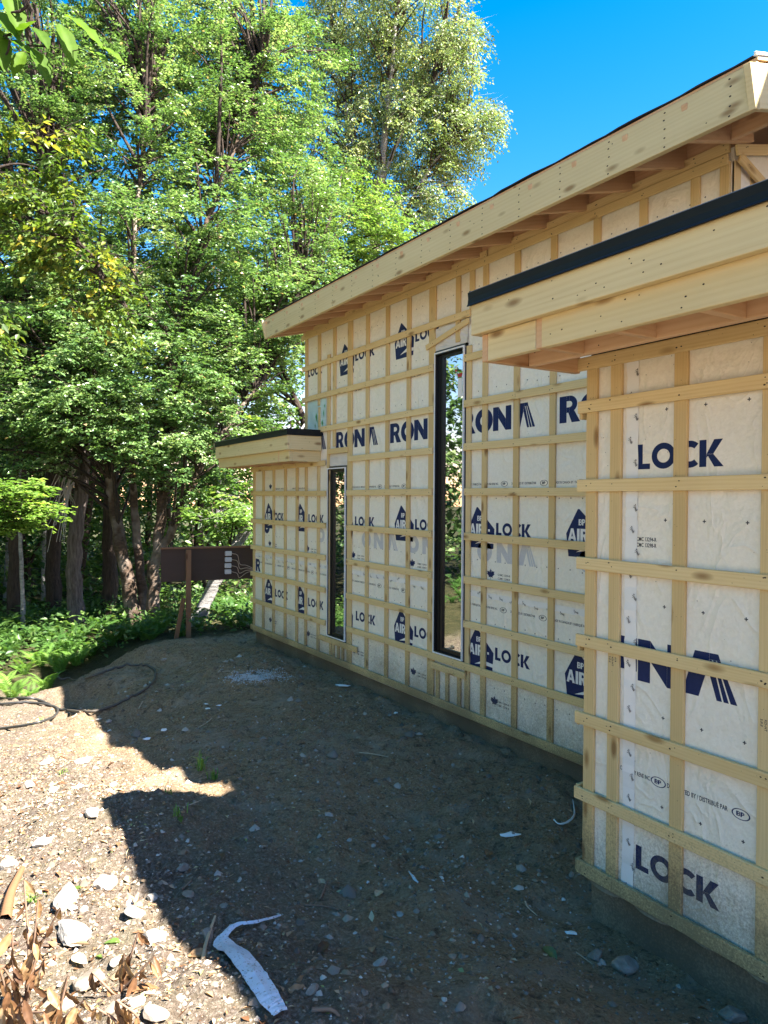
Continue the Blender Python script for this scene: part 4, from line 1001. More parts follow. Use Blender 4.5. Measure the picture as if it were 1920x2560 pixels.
tree('maple_sapling', 'young maple with bright layered leaf sprays at the left edge', 'tree', None,
  [st([(-60, 1560), (-40, 1400), (0, 1300), (60, 1270)], [10.5]*4, [.03, .025, .02, .008])],
  [B(20, 1225, 10.2, (.55, .5, .12), 16), B(60, 1275, 10.2, (.5, .5, .10), 14), B(10, 1310, 10.4, (.5, .5, .1), 12), B(-60, 1250, 10.4, .5, 12)], M['leaf bright'], M['bark'], leafL=.10, size=.4, n_tw=6, n_lf=9, seed=20, flat=.15, droop=.1, spread=2.5)
# near tree on the left: trunk stands outside the frame, limbs hang into it
nb = gp(-700, 1500, 6.5)
tree('turning_birch', 'nearest tree, yellowing leaves hanging in from the left edge', 'tree', None,
  [([nb, nb+[0, 0, 2.2], nb+[.3, .3, 4], W(-250, 350, 6.6), W(-20, 470, 6.6), W(150, 560, 6.7), W(260, 680, 6.8), W(330, 790, 6.9)], [.16, .14, .12, .06, .03, .018, .01, .005]),
   ([W(-300, 300, 6.5), W(-120, 100, 4.0), W(0, -260, 2.6), W(66, -40, 2.2), W(42, 60, 2.2), W(22, 150, 2.2), W(4, 205, 2.2)], [.05, .03, .012, .005, .004, .003, .0015]),
   ([W(64, -30, 2.2), W(82, 100, 2.2), W(120, 115, 2.2), W(175, 125, 2.15), W(230, 130, 2.1)], [.004, .003, .002, .0015, .001])],
  [B(40, 330, 6.6, (.6, .5, .25), 11), B(60, 460, 6.6, (.5, .5, .35), 15), B(110, 560, 6.7, (.55, .5, .35), 16), B(30, 620, 6.6, (.4, .4, .4), 11), B(190, 620, 6.8, (.4, .4, .3), 12), B(230, 700, 6.8, (.35, .4, .3), 10), B(20, 800, 6.8, (.3, .4, .3), 7), B(290, 760, 6.9, (.25, .3, .2), 5)],
  M['leaf yellow'], M['bark'], leafL=.075, size=.34, n_tw=5, n_lf=9, seed=21, flat=.6, droop=.5, rndshift=-.02, limb=.6)
# big foreground leaves with a midrib fold and toothed outline
def bigleaf(P, Dr, N, L, wd, rnd, curl=.15, nseg=9):
    Dr = np.array(Dr, float); Dr /= np.linalg.norm(Dr); S = np.cross(Dr, N); S /= np.linalg.norm(S); N = np.cross(S, Dr)
    V = []; rv = []
    for i in range(nseg+1):
        t = i/nseg; w = wd*math.sin(math.pi*min(1, t*.96+.02))**.8*(1-.25*t)*(1+.07*(i % 2))
        c = np.array(P)+Dr*L*t-N*curl*L*t*t
        for k in (-1, -.5, 0, .5, 1):
            V.append(c+S*w*.5*k+N*(abs(k)*w*.16+.006*math.sin(t*38)*(abs(k) > .2)*L*3)); rv.append(rnd+(.12 if k == 0 else .05*math.sin(t*38)))
    Fq = [(i*5+k, i*5+k+1, i*5+k+6, i*5+k+5) for i in range(nseg) for k in range(4)]
    return np.array(V), np.array(Fq), np.array(rv)
def leafset(name, leaves, mat, parent, base):
    V = []; Fs = []; A = []; o = 0
    for l in leaves:
        v, f, a = bigleaf(*l); V.append(v); Fs.append(f+o); A.append(a); o += len(v)
    return obj(name, np_mesh(name, np.concatenate(V)-base, np.concatenate(Fs), [mat], smooth=True, attr=np.clip(np.concatenate(A), 0, 1)), parent)
lf = []
for (x0, y0, x1, y1, z, w, tilt) in ((160, 35, 250, 92, 2.1, .05, .7), (150, 60, 182, 140, 2.15, .05, -.5), (8, 95, 80, 122, 2.2, .045, .4), (80, 120, 122, 190, 2.2, .05, .8), (250, 115, 305, 142, 2.1, .028, .5),
                                     (-30, 20, 40, 75, 2.2, .07, .4), (-20, 60, 12, 150, 2.2, .06, -.4), (60, 130, 35, 175, 2.25, .035, .3), (225, 128, 262, 140, 2.12, .03, .3), (88, 70, 118, 105, 2.2, .04, .2), (15, -20, 50, 60, 2.2, .06, .5), (45, 90, 78, 50, 2.2, .05, -.6)):
    a = W(x0, y0, z); b = W(x1, y1, z-.03); n = -fwd*.6+cu*.9+cr*.5+cu*tilt*.3
    lf.append((a, b-a, n, float(np.linalg.norm(b-a))*1.15, w*1.25, random.uniform(.0, .42)))
tb = D.objects['turning_birch']; o = leafset('near_leaves', lf, M['near leaf'], tb, np.array(tb.location)); o['label'] = 'large out of focus green leaves nearest the lens'

# forest behind: individual thin trees
g = np.random.default_rng(33); k = 0
for i in range(34):
    px = g.uniform(-250, 640); z = g.uniform(17, 32); b = W(px, 1500, z); b[2] = float(ground(b[0], b[1], False))-.1
    if b[0] > 9 and b[1] < 12: continue
    hgt = g.uniform(7, 12); r = g.uniform(.05, .13); top = b+[g.normal(0, .5), g.normal(0, .5), hgt]
    light = g.random() < .25
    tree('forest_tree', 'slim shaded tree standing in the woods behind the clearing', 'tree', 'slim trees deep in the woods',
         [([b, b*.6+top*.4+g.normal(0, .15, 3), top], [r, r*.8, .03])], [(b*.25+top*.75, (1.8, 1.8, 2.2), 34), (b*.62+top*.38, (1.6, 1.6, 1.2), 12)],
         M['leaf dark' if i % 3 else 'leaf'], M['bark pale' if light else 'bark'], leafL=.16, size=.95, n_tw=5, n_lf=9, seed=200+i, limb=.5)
# trees left of the frame (seen in the panes, and shading the edge of the clearing)
for i, (x, y) in enumerate(((-5.0, 12.5), (-8, 16), (-3.0, 18), (-9.5, 9.5), (-7.5, 4.5), (-5.0, 21), (-11, 13), (-14, 3))):
    b = np.array([x, y, float(ground(x, y, False))-.1]); top = b+[.3, .2, 15]
    tree('edge_tree', 'broad green tree at the left rim of the clearing', 'tree', 'trees along the left rim', [([b, b*.5+top*.5, top], [.2, .15, .03])],
         [(b+[0, 0, 10.5], (2.9, 2.9, 4.0), 95), (b+[0, 0, 5], (2.6, 2.6, 2.4), 60), (b+[0, 0, 2], (2.2, 2.2, 1.2), 18)], M['leaf'], M['bark'], leafL=.22, size=1.1, n_tw=5, n_lf=8, seed=300+i)
# understorey and far foliage mass: nobody could count it
n = 52000; g = np.random.default_rng(44)
z = g.uniform(16, 40, n); px = g.uniform(-500, 760, n)
d = fwd*F+cr*(px[:, None]-960); d[:, 2] = 0; dl = np.linalg.norm(d, axis=1)
P = EYE+d*(z/(F))[:, None]; hh = g.uniform(0, 1, n)**1.3*np.where(z > 24, 10, 4.5)
gz_ = ground(P[:, 0], P[:, 1], False); P[:, 2] = gz_+hh
cl = vnoise(P[:, 0]*.7, P[:, 1]*.7+P[:, 2]*.9, 1)+vnoise(P[:, 0]*1.9, P[:, 2]*1.9+P[:, 1], 2)*.7
keep = (cl > -.12) & ~((P[:, 0] > 3.6) & (P[:, 1] < 11.5)); P = P[keep]; n = len(P)
Dr = g.normal(size=(n, 3)); Dr[:, 2] = -abs(Dr[:, 2])*.4; N = g.normal(0, .45, (n, 3)); N[:, 2] += 1
L = g.uniform(.12, .26, n)*np.where(np.linalg.norm(P-EYE, axis=1) > 26, 1.5, 1.); V, T = leaf_arrays(P, Dr, N, L, L*.6)
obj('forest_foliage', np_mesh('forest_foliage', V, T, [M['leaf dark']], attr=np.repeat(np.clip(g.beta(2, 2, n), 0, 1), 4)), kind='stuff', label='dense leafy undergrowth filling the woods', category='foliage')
n = 26000; g = np.random.default_rng(46); x = g.uniform(-30, -3.5, n); y = g.uniform(5, 34, n)
k = (x < -5.5-.35*(y-14)*(y < 14)) | (y > 17); x = x[k]; y = y[k]; n = len(x)
P = np.stack([x, y, ground(x, y, False)+g.uniform(0, 1, n)**1.2*7], 1)
k = vnoise(P[:, 0]*.7, P[:, 1]*.7+P[:, 2]*.9, 1) > -.15; P = P[k]; n = len(P)
Dr = g.normal(size=(n, 3)); N = g.normal(0, .6, (n, 3)); N[:, 2] += 1; L = g.uniform(.2, .45, n); V, T = leaf_arrays(P, Dr, N, L, L*.6)
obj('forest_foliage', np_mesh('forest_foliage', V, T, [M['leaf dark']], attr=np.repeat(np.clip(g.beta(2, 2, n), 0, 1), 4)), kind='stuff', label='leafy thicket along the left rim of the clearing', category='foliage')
# low ground cover at the edge of the clearing
n = 6000; g = np.random.default_rng(45); px = g.uniform(-120, 660, n); z = g.uniform(10.3, 17, n)
d = fwd*F+cr*(px[:, None]-960); P = EYE+d*(z/F)[:, None]; P[:, 2] = ground(P[:, 0], P[:, 1], False)
keep = (vnoise(P[:, 0]*1.3, P[:, 1]*1.3, 4) > -.2) & (P[:, 1]+P[:, 0]*.1 > 11.5+vnoise(P[:, 0]*2, P[:, 1], 5)) & ~((P[:, 0] > 3.7) & (P[:, 1] < 11.2)); P = P[keep]; n = len(P)
P[:, 2] += g.uniform(.01, .38, n)
Dr = g.normal(size=(n, 3)); Dr[:, 2] = abs(Dr[:, 2])*.5; N = g.normal(0, .5, (n, 3)); N[:, 2] += 1; L = g.uniform(.06, .14, n); V, T = leaf_arrays(P, Dr, N, L, L*.5)
obj('ground_cover', np_mesh('ground_cover', V, T, [M['leaf dark']], attr=np.repeat(g.beta(2, 2, n), 4)), kind='stuff', label='low green weeds along the edge of the woods', category='weeds')

# ------------------------------------------------------------------ ferns
def fern_mesh(seed, nf=11, L=.62):
    g = np.random.default_rng(seed); V = []; T = []; A = []; o = 0
    for f in range(nf):
        az = f*2*math.pi/nf+g.uniform(-.3, .3); l = L*g.uniform(.7, 1.15); up = g.uniform(.75, 1.25); rn = g.uniform(.2, .8)
        npn = 24; hd = np.array([math.cos(az), math.sin(az), 0]); sd = np.array([-math.sin(az), math.cos(az), 0])
        pts = [hd*l*(t*.35+t*t*.38)+np.array([0, 0, 1])*l*up*(t*1.25-t*t*.70) for t in np.linspace(0, 1, npn+1)]
        for i in range(2, npn):
            p = pts[i]; tg = pts[i+1]-pts[i-1]; tg /= np.linalg.norm(tg); t = i/npn
            pl = l*.20*math.sin(math.pi*min(1, t*.9+.16))**.9; w = l*.026
            for s in (-1, 1):
                dv = sd*s*.95+tg*.35+np.array([0, 0, -.18]); dv /= np.linalg.norm(dv); q = p+dv*pl
                V += [p-tg*w*.5, p+dv*pl*.5+tg*w*.75, q, p+dv*pl*.5-tg*w*.65]; T += [(o, o+1, o+2), (o, o+2, o+3)]; o += 4; A += [rn+g.uniform(-.1, .1)]*4
        for i in range(npn):
            a, b = pts[i], pts[i+1]; V += [a+sd*.003, a-sd*.003, b]; T.append((o, o+1, o+2)); o += 3; A += [rn]*3
    return np_mesh('fronds', np.array(V), np.array(T), [M['fern']], attr=np.clip(A, 0, 1))
fm = [fern_mesh(50+i) for i in range(4)]; fd = []
for q in fm: q2 = q.copy(); q2.materials.clear(); q2.materials.append(M['fern painted shade']); fd.append(q2)
g = np.random.default_rng(77); spots = []
for (px, z) in [(30, 9.4), (75, 9.6), (115, 9.9), (15, 10.2), (60, 10.5), (100, 10.8), (150, 10.6), (-20, 9.9), (190, 11.0), (230, 11.4), (170, 11.9), (280, 11.6), (130, 11.6), (330, 11.9), (245, 12.4)]:
    spots.append((px, z))
for i in range(62): spots.append((g.uniform(-40, 460), g.uniform(11.2, 14.5)))
for i in range(26): spots.append((g.uniform(490, 640), g.uniform(11.9, 15.5)))
n = 0
for px, z in spots+[(-g.uniform(80, 1500), g.uniform(9.5, 12.5)) for _ in range(40)]:
    p = W(px, 1500, z); x, y = p[0], p[1]
    if x > 3.75 and y < 11.2: continue
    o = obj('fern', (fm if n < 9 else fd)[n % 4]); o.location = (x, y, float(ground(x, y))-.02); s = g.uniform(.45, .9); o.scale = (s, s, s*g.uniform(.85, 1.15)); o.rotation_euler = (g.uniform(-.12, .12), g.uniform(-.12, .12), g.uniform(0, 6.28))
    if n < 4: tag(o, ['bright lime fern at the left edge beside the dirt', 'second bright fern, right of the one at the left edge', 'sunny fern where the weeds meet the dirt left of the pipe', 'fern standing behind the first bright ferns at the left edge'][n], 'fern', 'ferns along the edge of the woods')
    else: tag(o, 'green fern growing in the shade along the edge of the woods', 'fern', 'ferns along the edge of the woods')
    n += 1

# ------------------------------------------------------------------ loose things on the ground
def rock_mesh(name, s, mat, seed, flat=.6, sub=3):
    bm = bmesh.new(); bmesh.ops.create_icosphere(bm, subdivisions=sub, radius=1); r = random.Random(seed)
    pl = [(Vector((r.gauss(0, 1), r.gauss(0, 1), r.gauss(0, 1))).normalized(), r.uniform(.5, .92)) for _ in range(14)]
    for v in bm.verts:
        c = v.co.copy(); k = 1.
        for n_, d_ in pl:
            q = c.dot(n_)
            if q*k > d_: k = d_/q
        v.co = c*k*(1+r.uniform(-.02, .02)); v.co.x *= s[0]; v.co.y *= s[1]; v.co.z *= s[2]
    me = D.meshes.new(name); bm.to_mesh(me); bm.free(); me.materials.append(mat); return me
def place(o, px, py, sink=0., rot=None):
    p = at(px, py); o.location = (p[0], p[1], float(ground(p[0], p[1]))+sink)
    o.rotation_euler = rot or (random.uniform(-.2, .2), random.uniform(-.2, .2), random.uniform(0, 6.28)); return o
# (px,py,half-width in px, height ratio, material, label)
RK = [(165, 2255, 46, .75, 0, 'largest white rock with a grey chipped notch, bottom left'), (262, 2215, 34, .6, 0, 'white rock just right of and behind the largest white rock'),
      (335, 2285, 32, .5, 0, 'cream rock beside the shadow edge right of the largest white rock'), (185, 2345, 72, .32, 0, 'broad flat cream slab rock in front of the largest white rock'),
      (388, 2350, 40, .5, 0, 'crumpled looking white rock touching the shadow edge near the film strip'), (20, 2170, 26, .7, 0, 'white rock cut by the left edge above the dry stalks'),
      (110, 2110, 30, .4, 0, 'flat white rock in the sunny gravel left of the shadow tip'), (232, 2036, 22, .6, 0, 'white rock at the tip of the canopy shadow'),
      (118, 1908, 26, .3, 0, 'flat white stone in the upper row, left one'), (208, 1905, 28, .3, 0, 'flat white stone in the upper row, right one'), (70, 1965, 18, .5, 0, 'small white stone near the left edge halfway up the gravel'),
      (130, 1980, 17, .5, 0, 'small white stone in the middle of the sunny gravel'), (280, 1965, 14, .5, 0, 'pale stone between the white stones and the grass tuft'), (225, 2462, 52, .5, 1, 'rounded brown rock under the dry drooping leaves'),
      (385, 2545, 44, .5, 1, 'tan rock cut by the bottom edge'), (340, 2510, 30, .5, 0, 'pale rock just above the bottom edge'), (160, 2520, 34, .6, 1, 'grey brown rock at the bottom left among stalks'),
      (385, 2250, 20, .6, 0, 'small white rock on the shadow edge'), (210, 2280, 14, .7, 0, 'small cube shaped white stone right of the largest rock'), (290, 2410, 26, .4, 0, 'white stone behind the drooping brown leaves'),
      (520, 2345, 26, .5, 1, 'dark stone in the shade left of the film strip'), (470, 2240, 20, .5, 1, 'grey stone just inside the shade'), (560, 2270, 16, .5, 1, 'small round stone in the shade above the film strip'),
      (780, 2480, 22, .5, 1, 'pale stone at the bottom middle'), (950, 2410, 26, .4, 0, 'light grey stone in the middle of the shaded dirt'), (1560, 2420, 46, .4, 1, 'broad dark stone beside the foundation of the front wing'),
      (1490, 2395, 26, .5, 1, 'small dark stone left of the broad one by the foundation'), (1830, 2545, 40, .5, 1, 'stone at the bottom right corner by the foundation'), (1000, 2290, 14, .5, 0, 'small white stone in the gravel streak'),
      (820, 2040, 14, .4, 0, 'pale stone in the dark dirt above the gravel streak'), (410, 1560+90, 9, .4, 0, 'small pale stone on the shaded slope beside the pipe'), (272, 1650+155, 12, .4, 0, 'flat pale stone on the dark slope, lowest'),
      (245, 1800, 10, .4, 0, 'pale stone left on the dark slope'), (455, 2175, 24, .5, 1, 'brown stone on the shaded side of the edge')]
for i, (px, py, hw, hr, mi, lab) in enumerate(RK):
    p = at(px, py); dist = float((p-EYE)@fwd); s = hw/F*dist
    o = obj('rock', rock_mesh('rock', (s, s*random.uniform(.6, .9), s*hr), M['stone dark' if mi else 'stone'], 600+i)); tag(o, lab, 'rock', 'loose rocks on the ground')
    place(o, px, py, s*hr*.35)
# uncountable gravel and litter
def scatter(n, box, size, seed, dens=None, kind='stone', name='gravel', mat=None, label='', cat='gravel'):
    g = np.random.default_rng(seed); x = g.uniform(box[0], box[1], n); y = g.uniform(box[2], box[3], n)
    if dens is not None: k = g.random(n) < dens(x, y); x = x[k]; y = y[k]
    k = ~((x > BX) & (y < 2.72)) & (x < AX); x = x[k]; y = y[k]; n = len(x); z = ground(x, y)
    if kind == 'stone':
        s = size*g.lognormal(0, .45, n); s = np.minimum(s, size*3)
        U = np.array([(1,0,0),(.3,.95,0),(-.8,.6,0),(-.8,-.6,0),(.3,-.95,0),(.15,.1,.8)]); ang = g.uniform(0, 6.28, n)
        c, sn = np.cos(ang), np.sin(ang); V = np.zeros((n, 6, 3)); J = U[None]*(1+g.uniform(-.3, .3, (n, 6, 1)))
        V[..., 0] = (J[..., 0]*c[:, None]-J[..., 1]*sn[:, None]*.75)*s[:, None]+x[:, None]; V[..., 1] = (J[..., 0]*sn[:, None]+J[..., 1]*c[:, None]*.75)*s[:, None]+y[:, None]
        V[..., 2] = J[..., 2]*s[:, None]*.9+z[:, None]-.0015; i = np.arange(n)*6
        T = np.concatenate([np.stack([i+a, i+(a+1) % 5, i+5], 1) for a in range(5)]); me = np_mesh(name, V.reshape(-1, 3), T, [mat], attr=np.repeat(np.clip(g.beta(2, 2.4, n), 0, 1), 6))
    else:
        P = np.stack([x, y, z+g.uniform(.001, .012, n)], 1); Dr = g.normal(size=(n, 3)); Dr[:, 2] *= .25; N = g.normal(0, .35, (n, 3)); N[:, 2] += 1
        L = size*g.lognormal(0, .5, n); V, T = leaf_arrays(P, Dr, N, L, L*g.uniform(.15, .6, n), .25); me = np_mesh(name, V, T, [mat], attr=np.repeat(g.random(n)**1.1, 4))
    return obj(name, me, kind='stuff', label=label, category=cat)
sun_side = lambda x, y: np.clip((1.5+.5*vnoise(x*2, y*2, 3)-x)/.7, .06, 1)*np.clip(1.4-(y-2)/8, .15, 1)
scatter(34000, (-2.4, 4, 1.3, 7.5), .006, 1, sun_side, mat=M['gravel'], label='pale gravel strewn over the sunny dirt')
scatter(34000, (-1.2, 4, 1.3, 6.5), .0048, 2, lambda x, y: np.clip(.35+vnoise(x*1.6, y*1.6, 6)*1.9, .08, 1), mat=M['gravel'], name='grit', label='fine grit pressed into the shaded dirt')
scatter(260, (-2, 4, 1.5, 9.5), .026, 13, None, mat=M['gravel'], label='half buried stones in the dirt')
scatter(2200, (-1.8, 4, 1.5, 9.5), .012, 3, None, mat=M['gravel'], name='gravel', label='scattered pebbles on the dirt track')
scatter(30000, (-2.4, 2.4, 1.3, 7.5), .017, 4, sun_side, kind='leaf', name='leaf_litter', mat=M['litter'], label='crumbled dry leaf litter on the sunny side', cat='leaf litter')
scatter(3500, (-.5, 3.9, 1.5, 9), .018, 5, None, kind='leaf', name='leaf_litter', mat=M['litter'], label='scattered leaf crumbs on the shaded dirt', cat='leaf litter')

scatter(9000, (-1.2, 4, 1.3, 9.5), .011, 21, lambda x, y: np.clip(.45+vnoise(x*1.3, y*1.3, 2)*2.2, .1, 1), mat=M['clod'], name='dirt_clods', label='small brown clods and crumbs of soil', cat='soil')
scatter(900, (-.35, .75, 2.3, 3.7), .045, 22, lambda x, y: np.clip(1.1-(x+.35)/.8-abs(y-2.9)*.3, .05, 1), kind='leaf', name='leaf_litter', mat=M['dry leaf'], label='heap of dry brown leaves in the bottom left corner', cat='leaf litter')
# strip of white film
def ribbon(name, pts, widths, mat, thick=.0015, lift=.006, crinkle=.004, label='', cat='scrap', nails=0):
    P = np.array([at(*p) for p in pts]); P = smoothpath(P, 7); k = len(P); w = np.interp(np.linspace(0, 1, k), np.linspace(0, 1, len(widths)), widths)
    T = np.gradient(P, axis=0); T[:, 2] = 0; T /= np.linalg.norm(T, axis=1)[:, None]; S = np.stack([T[:, 1], -T[:, 0], np.zeros(k)], 1)
    m = MB(); rows = []; rr = random.Random(8)
    for i in range(k):
        row = []
        for s in (-1, -.5, 0, .5, 1):
            q = P[i]+S[i]*w[i]*.5*s*(1+rr.uniform(-.06, .06)); q[2] = max(float(ground(q[0], q[1]))+.003, float(ground(q[0], q[1], False))+.018)+.012*(1-abs(s))*.5+rr.uniform(0, crinkle); row.append(tuple(q))
        rows.append(row)
    for i in range(k-1):
        for j in range(4):
            a, b, c, d = rows[i][j], rows[i][j+1], rows[i+1][j+1], rows[i+1][j]; m.face([a, b, c, d])
            dn = lambda v: (v[0], v[1], v[2]-thick); m.face([dn(d), dn(c), dn(b), dn(a)])
    org = P[k//2]; me = m.mesh(name, [mat]); 
    for v in me.vertices: v.co -= Vector(tuple(org))
    o = obj(name, me); o.location = tuple(org); tag(o, label, cat); return o
ribbon('film_strip', [(702, 2298), (640, 2318), (590, 2332), (560, 2345), (556, 2368), (590, 2400), (640, 2450), (672, 2500), (690, 2522), (702, 2545)], [.006, .02, .028, .04, .075, .085, .085, .075, .06, .05], M['paper'], label='torn bluish white film strip bent like a hook on the dirt', cat='film scrap')
def scrap(px, py, wpx, hpx, mat, label, cat, seed, name='scrap', z=.006):
    p = at(px, py); dist = float((p-EYE)@fwd); s = wpx/F*dist/2; h = hpx/F*dist*1.6/2; r = random.Random(seed); n = 9; m = MB()
    rot = -YAW+r.uniform(-.3, .3); c, sn = math.cos(rot), math.sin(rot); top = []
    for i in range(n):
        a = i*2*math.pi/n; k = r.uniform(.55, 1.1); x, y = math.cos(a)*s*k, math.sin(a)*h*k; top.append((x*c-y*sn, x*sn+y*c, r.uniform(0, min(s, h)*.35)+z))
    for i in range(n):
        a, b = top[i], top[(i+1) % n]; m.face([(0, 0, z+min(s, h)*.4), a, b]); m.face([a, (a[0], a[1], a[2]-.002), (b[0], b[1], b[2]-.002), b])
    o = obj(name, m.mesh(name, [mat])); o.location = (p[0], p[1], float(ground(p[0], p[1]))); tag(o, label, cat); return o
for i, (px, py, w, h, lab) in enumerate([(410, 1828, 20, 14, 'crumpled white scrap on the dark slope, upper of the pair'), (366, 1850, 20, 12, 'crumpled white scrap on the dark slope, lower of the pair'), (858, 1718, 44, 16, 'white sheet of paper on the dirt near the foot of the long wall'),
        (1425, 2336, 40, 14, 'crushed white scrap near the bottom of the front wing'), (1275, 2090, 70, 14, 'torn pale film scrap in the right of the shaded dirt'), (990, 1785, 12, 10, 'tiny white scrap left of the long wall foot'),
        (515, 1762, 12, 9, 'small pale crumb on the slope, upper one'), (520, 1773, 14, 8, 'small pale crumb on the slope, lower one'), (548, 1766, 18, 8, 'torn white bit right of the pale crumbs')]):
    scrap(px, py, w, h, M['liner'], lab, 'scrap', 70+i)
ribbon('film_curl', [(1432, 2005), (1436, 2040), (1428, 2058), (1400, 2064), (1384, 2062)], [.004, .012, .014, .012, .006], M['liner'], label='thin curled white film strip beside the front wing', cat='film scrap')
ribbon('film_curl', [(1022, 2182), (1034, 2195), (1046, 2216)], [.006, .02, .008], M['paper'], label='small bright curled strip in the middle of the shaded dirt', cat='film scrap')
def stick(name, a, b, r, mat, label, cat, bend=.02, zoff=.0, flat=False, group=None):
    A_ = at(*a); B_ = at(*b); mid = (A_+B_)/2+np.array([random.uniform(-bend, bend), random.uniform(-bend, bend), .004])
    A_[2] += r*.6+zoff; B_[2] += r*.6+zoff; mid[2] = float(ground(mid[0], mid[1]))+r+zoff
    V, Fq = tube(smoothpath([A_, mid, B_], 5), np.linspace(r, r*.55, 11), 6)
    if flat: V[:, 2] = (V[:, 2]-V[:, 2].mean())*.5+V[:, 2].mean()
    o = obj(name, np_mesh(name, V-A_, Fq, [mat], smooth=True)); o.location = tuple(A_); return tag(o, label, cat, group)
for a, b, r, mat, lab in [((899, 1886), (975, 1893), .010, 'chip', 'pale wood splinter lying in the middle of the dirt'), ((545, 1680), (625, 1678), .008, 'chip', 'pale lath lying at the top of the mound'), ((347, 1772), (362, 1745), .008, 'chip', 'small pale splinter standing on the slope'),
        ((488, 1822), (530, 1797), .008, 'chip', 'pale splinter on the slope left of the white scraps'), ((588, 1682), (612, 1679), .007, 'chip', 'short lath beside the grey powder'), ((430, 2024), (502, 2012), .008, 'chip', 'pale square ended sliver near the green tuft'),
        ((1313, 2256), (1343, 2292), .006, 'chip', 'thin pale sliver left of the front wing'), ((505, 2415), (538, 2305), .010, 'chip', 'flat upright stake splinter left of the film strip'), ((800, 2252), (818, 2205), .007, 'twig', 'bent brown twig right of the film strip top'),
        ((455, 2225), (478, 2200), .006, 'twig', 'short twig on the shade edge'), ((640, 2420), (668, 2460), .004, 'twig', 'thin root beside the film strip'), ((760, 2265), (850, 2278), .005, 'twig', 'long thin root in the middle of the dirt'),
        ((780, 2530), (850, 2545), .010, 'twig', 'thick root at the bottom middle'), ((960, 2340), (1010, 2352), .005, 'twig', 'thin twig in the gravel streak'), ((1440, 2380), (1482, 2412), .004, 'chip', 'white sliver left of the dark stones by the foundation'),
        ((935, 1948), (980, 1960), .004, 'twig', 'thin dark twig beyond the splinter'), ((1000, 1990), (1055, 1992), .004, 'twig', 'thin straight twig left of the film scrap'), ((330, 2555), (470, 2330), .004, 'twig', 'long thin stem under the drooping brown leaves'),
        ((60, 2440), (200, 2360), .006, 'twig', 'dry stem lying among the stalks at the left'), ((680, 2320), (730, 2350), .003, 'twig', 'hair thin twig at the film strip tip')]:
    stick('splinter' if mat == 'chip' else 'twig', a, b, r, M[mat], lab, 'splinter' if mat == 'chip' else 'twig', flat=(mat == 'chip'))
# fallen leaves
LV = [(1360, 2370, .10, .97, 'leaf', 'green fallen leaf left of the foundation'), (1170, 2335, .07, .9, 'litter', 'pale tan leaf in the gravel streak'), (930, 2385, .06, .5, 'litter', 'brown curled leaf in the shaded dirt'), (820, 2360, .08, .2, 'dry leaf', 'dark red brown leaf in the shade'),
      (450, 2045, .06, .9, 'leaf yellow', 'yellow leaf near the tip of the canopy shadow'), (470, 2395, .09, .8, 'dry leaf', 'orange curled leaf at the shadow edge'), (300, 2360, .07, .4, 'leaf bright', 'bright green leaf in front of the crumpled white rock'),
      (240, 2395, .05, .4, 'leaf bright', 'small green leaf behind the drooping leaves'), (65, 2255, .05, .6, 'leaf bright', 'green sprig leaf near the left edge rocks'), (205, 2222, .05, .9, 'leaf yellow', 'yellow leaf beside the largest white rock'),
      (740, 2460, .07, .3, 'litter', 'folded brown leaf at the bottom middle'), (640, 2360, .06, .6, 'litter', 'tan leaf beside the bend of the film strip'), (720, 2480, .09, .4, 'litter', 'curled tan leaf at the lower end of the film strip'),
      (1215, 2140, .09, .3, 'litter', 'brown leaf in the middle right of the dirt'), (800, 2200, .07, .7, 'litter', 'pale leaf near the bent twig'), (940, 2245, .08, .75, 'litter', 'pale leaf on the edge of the gravel streak'),
      (180, 2395, .08, .85, 'litter', 'cream leaf below the broad slab rock'), (60, 2405, .09, .8, 'litter', 'cream dry leaf among the stalks'), (330, 2485, .09, .5, 'dry leaf', 'rust leaf near the bottom rocks'), (1620, 2330, .06, .4, 'litter', 'small brown leaf by the foundation')]
for i, (px, py, L, rn, mt, lab) in enumerate(LV):
    a = random.uniform(0, 6.28); v, f, aa = bigleaf((0, 0, .008), (math.cos(a), math.sin(a), random.uniform(0, .25)), (random.uniform(-.3, .3), random.uniform(-.3, .3), 1), L, L*.6, rn if rn < .9 else .3, curl=.3)
    o = obj('fallen_leaf', np_mesh('fallen_leaf', v, f, [M[mt]], smooth=True, attr=np.clip(aa, 0, 1))); p = at(px, py); o.location = tuple(p); tag(o, lab, 'leaf', 'fallen leaves')
# dry wilted stalks with drooping leaves, bottom left
def wilted(name, px, py, label, stems, seed, h=.3):
    b = at(px, py); g = np.random.default_rng(seed); root = empty(name, tuple(b), label, 'dead plant'); parts = []; lv = []
    for (ex, ey, dz, nl) in stems:
        e = W(ex, ey, float((b-EYE)@fwd)+dz); m_ = (b+e)/2+g.normal(0, .015, 3); pth = smoothpath([b, m_, e], 6); parts.append(tube(pth, np.linspace(.006, .003, len(pth)), 6))
        for k in range(nl):
            q = pth[int(len(pth)*(.45+.54*k/max(1, nl)))-0 if False else min(len(pth)-1, int(len(pth)*(.4+.6*(k+1)/nl))-1)]
            side = cr*g.uniform(-1, 1)+fwd*g.uniform(-.5, .5); dr = side*.55-np.array([0, 0, g.uniform(.4, 1.1)]); l = g.uniform(.05, .12)
            lv.append((q, dr, -fwd+cr*g.uniform(-.8, .8)+cu*.3, l, l*g.uniform(.2, .42), g.uniform(.05, .85), g.uniform(-.3, .5)))
    V, Fq = join(parts); obj('stem', np_mesh('stem', V-b, Fq, [M['twig']], smooth=True), root)
    leafset('leaves', lv, M['dry leaf'], root, b)
